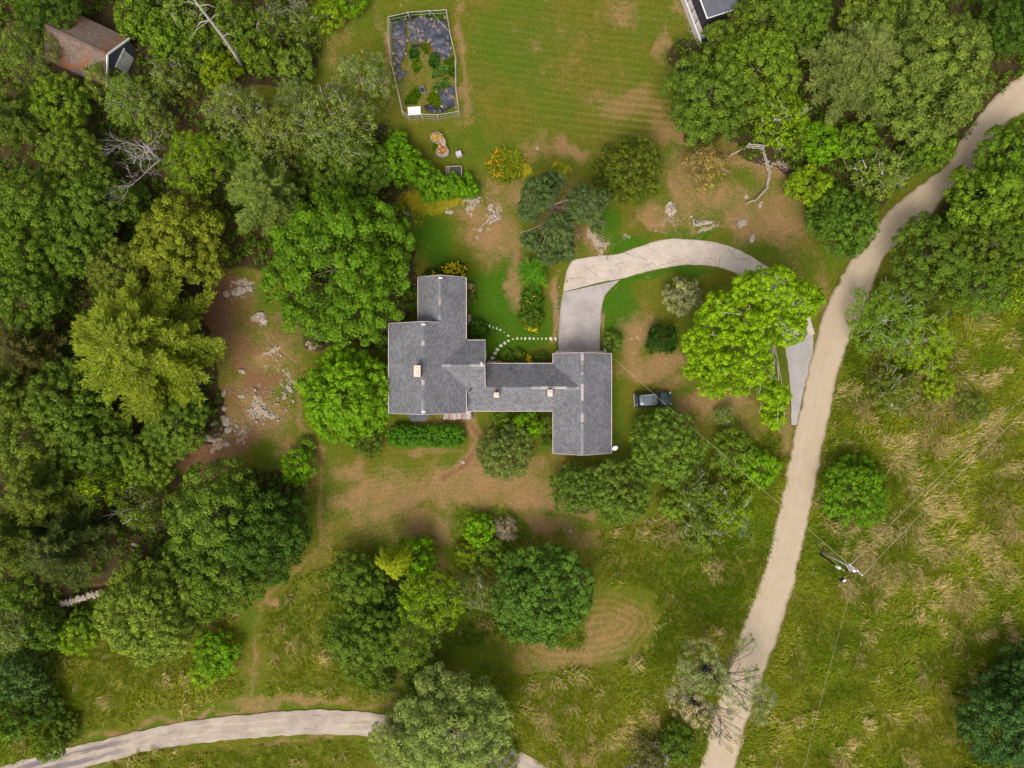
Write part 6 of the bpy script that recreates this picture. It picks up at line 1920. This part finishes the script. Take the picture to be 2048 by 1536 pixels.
trk = [P3(490, 140, 0), P3(470, 108, 5), P3(445, 72, 9), P3(420, 40, 12), P3(398, 12, 14), P3(385, -6, 15)]
mb.tube(trk, [.26, .24, .2, .16, .1, .05], 8)
for a, e, r in ((3, P3(392, 55, 12.4), .07), (3, P3(380, 78, 11.5), .04), (4, P3(430, 15, 14.2), .05), (2, P3(468, 72, 9.6), .05), (4, P3(368, 5, 14.6), .05), (3, P3(440, 30, 12.6), .04), (5, P3(362, -10, 15.4), .04)):
    mb.tube([trk[a], trk[a].lerp(e, .6) + Vector((0, .15, .2)), e], [r, r * .7, r * .3], 5, cap=False)
obj('trunk', mb.mesh('trunk', BARK, True), dt, color=(.42, .36, .33))
custom_tree('grey_tree', 'half bare grey-green tree with dark limbs hanging over the lower gravel road',
            [(1398, 1318, 40, 8.0, 1.6), (1422, 1352, 32, 8.0, 1.4), (1382, 1352, 26, 7.0, 1.2), (1450, 1372, 20, 7.6, .9), (1490, 1285, 18, 7.4, .7), (1500, 1345, 18, 7.6, .7), (1478, 1400, 24, 7.4, .9)],
            (.27, .30, .19), 8, (1405, 1330), .42, 1.1, 64, .065, .8, LEAF, (.10, .085, .085), 60, 111, .16, .9, 'dead trees', 'tree',
            [(1415, 1345, 5.5, 1500, 1392, 8.8, .10), (1440, 1360, 6.5, 1482, 1300, 9, .07), (1452, 1368, 7.4, 1520, 1350, 9, .06), (1465, 1372, 7.8, 1492, 1410, 9.2, .06), (1470, 1350, 7.8, 1480, 1320, 9.2, .05)], .08)
custom_tree('grey_tree', 'bare twiggy brown-grey tree beside the lower gravel road',
            [(1372, 1398, 36, 6.5, 1.4), (1396, 1424, 30, 6.5, 1.3), (1356, 1378, 22, 6, 1.1), (1440, 1450, 30, 7, .9), (1462, 1478, 22, 7, .7)],
            (.42, .355, .31), 7, (1385, 1385), .40, .95, 64, .06, .8, NEEDLE, (.13, .105, .10), 80, 112, .12, .9, 'dead trees', 'tree',
            [(1405, 1398, 5.5, 1465, 1478, 8.6, .09), (1430, 1410, 7, 1490, 1440, 8.8, .06), (1440, 1430, 7.4, 1438, 1490, 8.6, .06), (1430, 1415, 6.8, 1445, 1475, 8.6, .05), (1395, 1400, 5.8, 1350, 1385, 8, .05)], .05)
custom_tree('grey_tree', 'wispy pale green tree on the meadow side of the lower gravel road',
            [(1525, 1400, 26, 6, 1.2), (1512, 1372, 18, 6, 1), (1520, 1430, 18, 5.6, 1)],
            (.27, .30, .19), 6, (1500, 1385), .38, .8, 56, .07, .8, LEAF, (.22, .19, .17), 30, 113, .08, .9, 'dead trees', 'tree')
dead_tree('dead_shrub', 'pale dead thorn in the thicket near the garden', (560, 60), 5.5, .8, 4, .07, (-.1, .1), 3, 14, (.50, .46, .42))
dead_tree('dead_shrub', 'greyish mauve dead thorn in the thicket by the lawn edge', (602, 40), 5, .8, 5, .07, (0, 0), 3, 15, (.46, .40, .39))
dead_tree('dead_shrub', 'white dead twigs in the brush beside the road', (1795, 600), 5, .8, 4, .06, (0, 0), 3, 16, (.58, .54, .50))
dead_tree('dead_shrub', 'white dead twigs above the roadside oak brush', (1475, 1045), 4, .8, 5, .05, (0, 0), 3, 17, (.50, .47, .42))

# ---- flowers and bed plants
def flower_bed(name, label, pts, leafcol, flowcol, nclump, rc, nf, seed, hgt=.6, cat='flowers', blade=True, fx=None):
    rng = np.random.default_rng(seed)
    P = np.array(pts, float)
    c0 = P.mean(0)
    x0, y0 = W(*c0)
    t = thing(name, label, cat, (x0, y0, 0), 0, 'flower beds')
    cen = []
    while len(cen) < nclump:
        q = P.min(0) + rng.random(2) * (P.max(0) - P.min(0))
        ins = False
        for i in range(len(P)):
            a, b = P[i], P[(i + 1) % len(P)]
            if (a[1] > q[1]) != (b[1] > q[1]) and q[0] < (b[0] - a[0]) * (q[1] - a[1]) / (b[1] - a[1]) + a[0]: ins = not ins
        if ins: cen.append((*W(*q), 0))
    cen = np.array(cen) - np.array([x0, y0, 0])
    k_ = 34
    a = rng.random((nclump, k_)) * 6.283
    el = rng.uniform(.5, 1.2, (nclump, k_))
    D = np.stack([np.cos(a) * np.cos(el), np.sin(a) * np.cos(el), np.sin(el)], -1)
    C = cen[:, None, :] + D * hgt * .5 * rng.uniform(.7, 1.2, (nclump, k_, 1)) + rng.normal(0, rc * .4, (nclump, k_, 3)) * np.array([1, 1, .2])
    C, D = C.reshape(-1, 3), D.reshape(-1, 3)
    C[:, 2] = np.abs(C[:, 2]) + .06
    n = len(C)
    obj('foliage', leaf_mesh('foliage', C, unit(rng.normal(0, .5, (n, 3)) + np.array([0, 0, 1])), .26 * rng.uniform(.6, 1.1, n), .2 if blade else .55, rng.random(n), rng, LEAF, D), t, color=leafcol)
    if nf:
        cc = cen if fx is None else cen[np.argsort(cen[:, 0])][:int(nclump * fx)]
        ci = cc[rng.integers(0, len(cc), nf)] + rng.normal(0, rc * .6, (nf, 3)) * np.array([1, 1, 0])
        FC = np.repeat(ci, 4, 0) + rng.normal(0, .05, (nf * 4, 3)); FC[:, 2] = hgt * rng.uniform(.85, 1.15, nf * 4)
        obj('blossoms', leaf_mesh('blossoms', FC, unit(rng.normal(0, .6, FC.shape) + np.array([0, 0, 1])), .085, .7, rng.random(len(FC)), rng, LEAF), t, color=flowcol)
    return t
ORG, YEL = (.62, .28, .02), (.68, .55, .012)
flower_bed('daylily_bed', 'clump of orange day lilies with yellowing leaves on the lawn', [(978, 320), (1000, 300), (1030, 305), (1045, 325), (1035, 355), (1000, 362), (980, 345)], (.26, .29, .03), ORG, 120, .3, 36, 1, .8, 'flowers', True, .35)
flower_bed('daylily_bed', 'yellow flowering bed against the north end of the house', [(868, 548), (880, 534), (905, 528), (930, 530), (930, 552), (905, 551)], (.07, .13, .012), YEL, 46, .3, 130, 2, .7)
flower_bed('leafy_bed', 'green bed under the north gable left of the yellow flowers', [(842, 552), (850, 545), (870, 540), (890, 546), (888, 553)], (.055, .115, .012), None, 22, .3, 0, 3, .6)
flower_bed('daylily_bed', 'curve of yellow lilies at the tip of the driveway bed', [(1050, 640), (1058, 648), (1066, 656), (1076, 650), (1074, 660), (1062, 662), (1050, 652)], (.09, .14, .012), YEL, 18, .25, 90, 4, .6)
flower_bed('lily_plants', 'strappy lily leaves filling the driveway bed', [(1048, 585), (1075, 580), (1084, 615), (1080, 650), (1060, 652), (1044, 630), (1040, 605)], (.085, .155, .018), YEL, 80, .3, 24, 5, .7)
flower_bed('daylily_bed', 'small yellow clump in the bed north of the connecting wing', [(1048, 716), (1056, 714), (1060, 724), (1050, 727)], (.10, .14, .012), YEL, 8, .2, 40, 6, .5)
flower_bed('faded_bed', 'pinkish seed heads along the east wall of the north wing', [(934, 566), (946, 572), (948, 600), (938, 604)], (.10, .12, .03), (.42, .30, .25), 20, .25, 60, 7, .6)
flower_bed('planter_flowers', 'orange flowers in the upper lobe of the raised planter', [(864, 272), (880, 268), (886, 280), (878, 287), (866, 284)], (.26, .20, .07), (.52, .34, .16), 16, .2, 60, 8, .62, 'flowers', False)
flower_bed('planter_flowers', 'pink and orange flowers in the lower lobe of the raised planter', [(880, 292), (890, 296), (895, 304), (886, 310), (874, 306)], (.26, .17, .07), (.50, .24, .16), 14, .2, 50, 9, .62, 'flowers', False)
flower_bed('planter_herbs', 'green herbs spilling from the waist of the planter', [(867, 288), (876, 287), (878, 296), (870, 299)], (.10, .17, .02), None, 8, .2, 0, 10, .6, 'plant', False)
def crop(label, pts, col, n, seed, h=.35, blade=False):
    P = [(760 + u / 6.144, v / 6.144) for u, v in pts]
    t = flower_bed('garden_crop', label, P, col, None, n, .2, 0, seed, h, 'crop', blade)
    t['group'] = 'crops in the vegetable garden'
crop('grey-green leafy crop in a diagonal row on the right of the garden', [(640, 900), (760, 820), (830, 820), (830, 880), (700, 950), (640, 990)], (.13, .22, .07), 34, 21)
crop('grey-green leafy crop above the lower right plastic', [(660, 1070), (820, 980), (860, 1010), (840, 1060), (700, 1120)], (.12, .20, .06), 30, 22)
crop('dark bushy plant in the middle of the garden', [(630, 700), (700, 680), (710, 800), (660, 850), (630, 790)], (.05, .13, .03), 22, 23, .6)
crop('dark green squash plant below the row of pots', [(380, 640), (430, 610), (465, 650), (460, 720), (400, 720)], (.045, .12, .03), 18, 24, .5)
crop('bright green patch left of the dark bushy plant', [(410, 750), (480, 730), (500, 840), (430, 890)], (.11, .19, .012), 24, 25, .25)
crop('bright green patch in the lower left of the garden', [(300, 1230), (480, 1070), (500, 1150), (440, 1270), (280, 1280)], (.085, .17, .010), 60, 26, .2, True)
crop('lime green patch beside the lower right plastic', [(580, 1230), (640, 1130), (700, 1150), (750, 1300), (680, 1310)], (.13, .20, .010), 44, 27, .2, True)
crop('green weeds along the right garden fence', [(790, 770), (900, 700), (910, 940), (860, 930)], (.085, .16, .012), 44, 28, .25, True)
crop('weeds in the upper right corner of the garden', [(650, 200), (790, 150), (800, 220), (730, 250)], (.10, .17, .014), 24, 29, .3)
crop('weeds along the top fence of the garden', [(120, 240), (340, 190), (640, 180), (640, 210), (350, 225), (140, 270)], (.06, .11, .014), 40, 30, .3)
crop('lime green weeds below the row of pots', [(510, 560), (590, 550), (610, 650), (530, 680)], (.13, .19, .014), 24, 31, .25, True)

# ------------------------------------------------------------------ tall grass, rough and undergrowth
def scatter(n, rng):
    return rng.uniform(-60, 2108, n), rng.uniform(-60, 1596, n)
FLOW = vnoise(PXg.shape, 11, np.random.default_rng(91), 3)
STRAWN = vnoise(PXg.shape, 7, np.random.default_rng(92), 4)
FLOW2 = vnoise(PXg.shape, 3, np.random.default_rng(94), 2)
HUEN = vnoise(PXg.shape, 20, np.random.default_rng(93), 3)
def road_free(px, py):
    """keep blades off the roads: distance to the road centre lines"""
    ok = np.ones(len(px), bool)
    L = np.array([(2110, 95), (1976, 208), (1895, 325), (1800, 400), (1706, 512), (1653, 612), (1624, 712), (1601, 812), (1579, 912), (1556, 1018), (1532, 1124), (1494, 1224), (1460, 1324), (1427, 1424), (1401, 1524), (1370, 1640)], float)
    R = np.array([(2150, 160), (2015, 245), (1948, 345), (1880, 405), (1766, 520), (1734, 612), (1689, 712), (1663, 812), (1643, 912), (1621, 1018), (1599, 1124), (1573, 1224), (1537, 1324), (1500, 1424), (1471, 1524), (1445, 1640)], float)
    o = np.argsort(L[:, 1]); l = np.interp(py, L[o, 1], L[o, 0])
    o = np.argsort(R[:, 1]); r = np.interp(py, R[o, 1], R[o, 0])
    ok &= ~((px > l + 1) & (px < r - 1))
    U = np.array([(-120, 1570), (130, 1497), (267, 1465), (367, 1444), (512, 1427), (690, 1421), (769, 1429), (880, 1450), (990, 1480), (1090, 1530)], float)
    D = np.array([(-120, 1640), (167, 1536), (283, 1505), (400, 1486), (512, 1475), (690, 1470), (752, 1473), (860, 1492), (960, 1520), (1040, 1560)], float)
    u = np.interp(px, U[:, 0], U[:, 1]); d_ = np.interp(px, D[:, 0], D[:, 1])
    ok &= ~((py > u) & (py < d_) & (px < 1090))
    return ok
def grass_material():
    t = NT('tall_grass')
    c = t.attr('tint').outputs['Color']
    df = t.node('ShaderNodeBsdfDiffuse')
    tr = t.node('ShaderNodeBsdfTranslucent')
    t.l.new(c, df.inputs[0]); t.l.new(c, tr.inputs[0])
    mx = t.node('ShaderNodeMixShader'); mx.inputs[0].default_value = .35
    t.l.new(df.outputs[0], mx.inputs[1]); t.l.new(tr.outputs[0], mx.inputs[2])
    t.l.new(mx.outputs[0], t.out.inputs[0])
    return t.m
GRASS = grass_material()
def blades(name, label, mask, ntry, per, length, width, lean, seed, cols, sweep=.7, thresh=.2, strawy=True):
    rng = np.random.default_rng(seed)
    px, py = scatter(ntry, rng)
    m = sample(mask, px, py)
    k_ = (rng.random(ntry) < m) & (m > thresh) & road_free(px, py)
    px, py = px[k_], py[k_]
    n = len(px)
    fl = sample(FLOW, px, py) * 6.0 * 2 + .6
    st = sample('straw', px, py) * .62 + (sample(STRAWN, px, py) - .5) * 2.2 + (sample(FLOW2, px, py) - .5) * 1.4
    st = np.clip(st * 1.4 - .22, 0, .85) if strawy else np.zeros(n)
    hu = sample(HUEN, px, py)
    bx, by = X(px), Y(py)
    ang = fl[:, None] * sweep + rng.normal(0, .33, (n, per)) + (1 - sweep) * rng.random((n, per)) * 6.283
    L = length * rng.uniform(.6, 1.3, (n, per)) * (.8 + 1.2 * st[:, None])
    ln = np.clip(lean + .25 * st[:, None] + rng.normal(0, .14, (n, per)), .1, .97)
    dx, dy = np.cos(ang), np.sin(ang)
    ox = bx[:, None] + rng.normal(0, .16, (n, per)); oy = by[:, None] + rng.normal(0, .16, (n, per))
    base = np.stack([ox, oy, np.full_like(ox, -.06)], -1)
    h = L * np.sqrt(1 - ln ** 2)
    mid = base + np.stack([dx * L * ln * .45, dy * L * ln * .45, h * .75], -1)
    tip = base + np.stack([dx * L * ln, dy * L * ln, h * .85], -1)
    side = np.stack([-dy, dx, np.zeros_like(dx)], -1) * width * rng.uniform(.7, 1.4, (n, per))[..., None]
    V = np.stack([base - side * .6, mid - side, tip, mid + side], -2).reshape(-1, 3)
    F = np.arange(len(V)).reshape(-1, 4)
    isst = (rng.random((n, 1)) * .75 + rng.random((n, per)) * .25 < st[:, None] * .85)[..., None]
    g0, g1, s0, s1 = map(np.array, cols)
    gcol = g0 + (g1 - g0) * np.clip(hu[:, None] * 1.6 - .3 + rng.normal(0, .22, (n, per)), 0, 1)[..., None]
    scol = s0 + (s1 - s0) * rng.random((n, per))[..., None]
    c = np.where(isst, scol, gcol) * rng.uniform(.75, 1.25, (n, per))[..., None]
    tint = np.concatenate([np.clip(c, 0, 1), np.ones((n, per, 1))], -1).reshape(-1, 4)
    tint = np.repeat(tint, 4, 0)
    o = obj(name, mesh_arrays(name, V, F, GRASS, {'tint': tint}))
    tag(o, label, 'grass', None, 'stuff')
    print(name, n * per, 'blades')
blades('tall_grass', 'tall wind-swept meadow grass, green and straw coloured', 'meadow', 240000, 5, .70, .036, .66, 201,
       ((.13, .220, .008), (.33, .335, .024), (.42, .33, .10), (.64, .51, .23)))
blades('rough_weeds', 'rough green weeds and ferns between bushes', 'weeds', 160000, 5, .5, .05, .5, 202,
       ((.11, .205, .008), (.27, .31, .018), (.34, .25, .08), (.5, .38, .16)), .2)
def undergrowth():
    rng = np.random.default_rng(203)
    px, py = scatter(90000, rng)
    m = np.maximum(sample('wood', px, py) - sample('soil', px, py) * 1.2, sample('weeds', px, py) * .35)
    hu = sample(HUEN, px, py)
    k_ = (rng.random(len(px)) < m * .42 * (.3 + 1.2 * hu)) & road_free(px, py) & (m > .3)
    # nothing grows inside the buildings
    k_ &= ~((px > 100) & (px < 280) & (py > 40) & (py < 165)) & ~((px > 1380) & (px < 1490) & (py < 60)) & ~((px > 760) & (px < 1230) & (py > 545) & (py < 915))
    px, py = px[k_], py[k_]
    n = len(px)
    cen = np.stack([X(px), Y(py), rng.uniform(.1, .9, n)], -1)
    P, N, t = clump_leaves(cen, rng.uniform(.3, .6, n), 16, .15, rng)
    P[:, 2] = np.abs(P[:, 2])
    o = obj('undergrowth', leaf_mesh('undergrowth', P, N, .15 * rng.uniform(.7, 1.3, len(P)), .55, t, rng), color=(.085, .14, .014))
    tag(o, 'leafy undergrowth on the floor of the woods', 'undergrowth', None, 'stuff')
    print('undergrowth', n)
undergrowth()
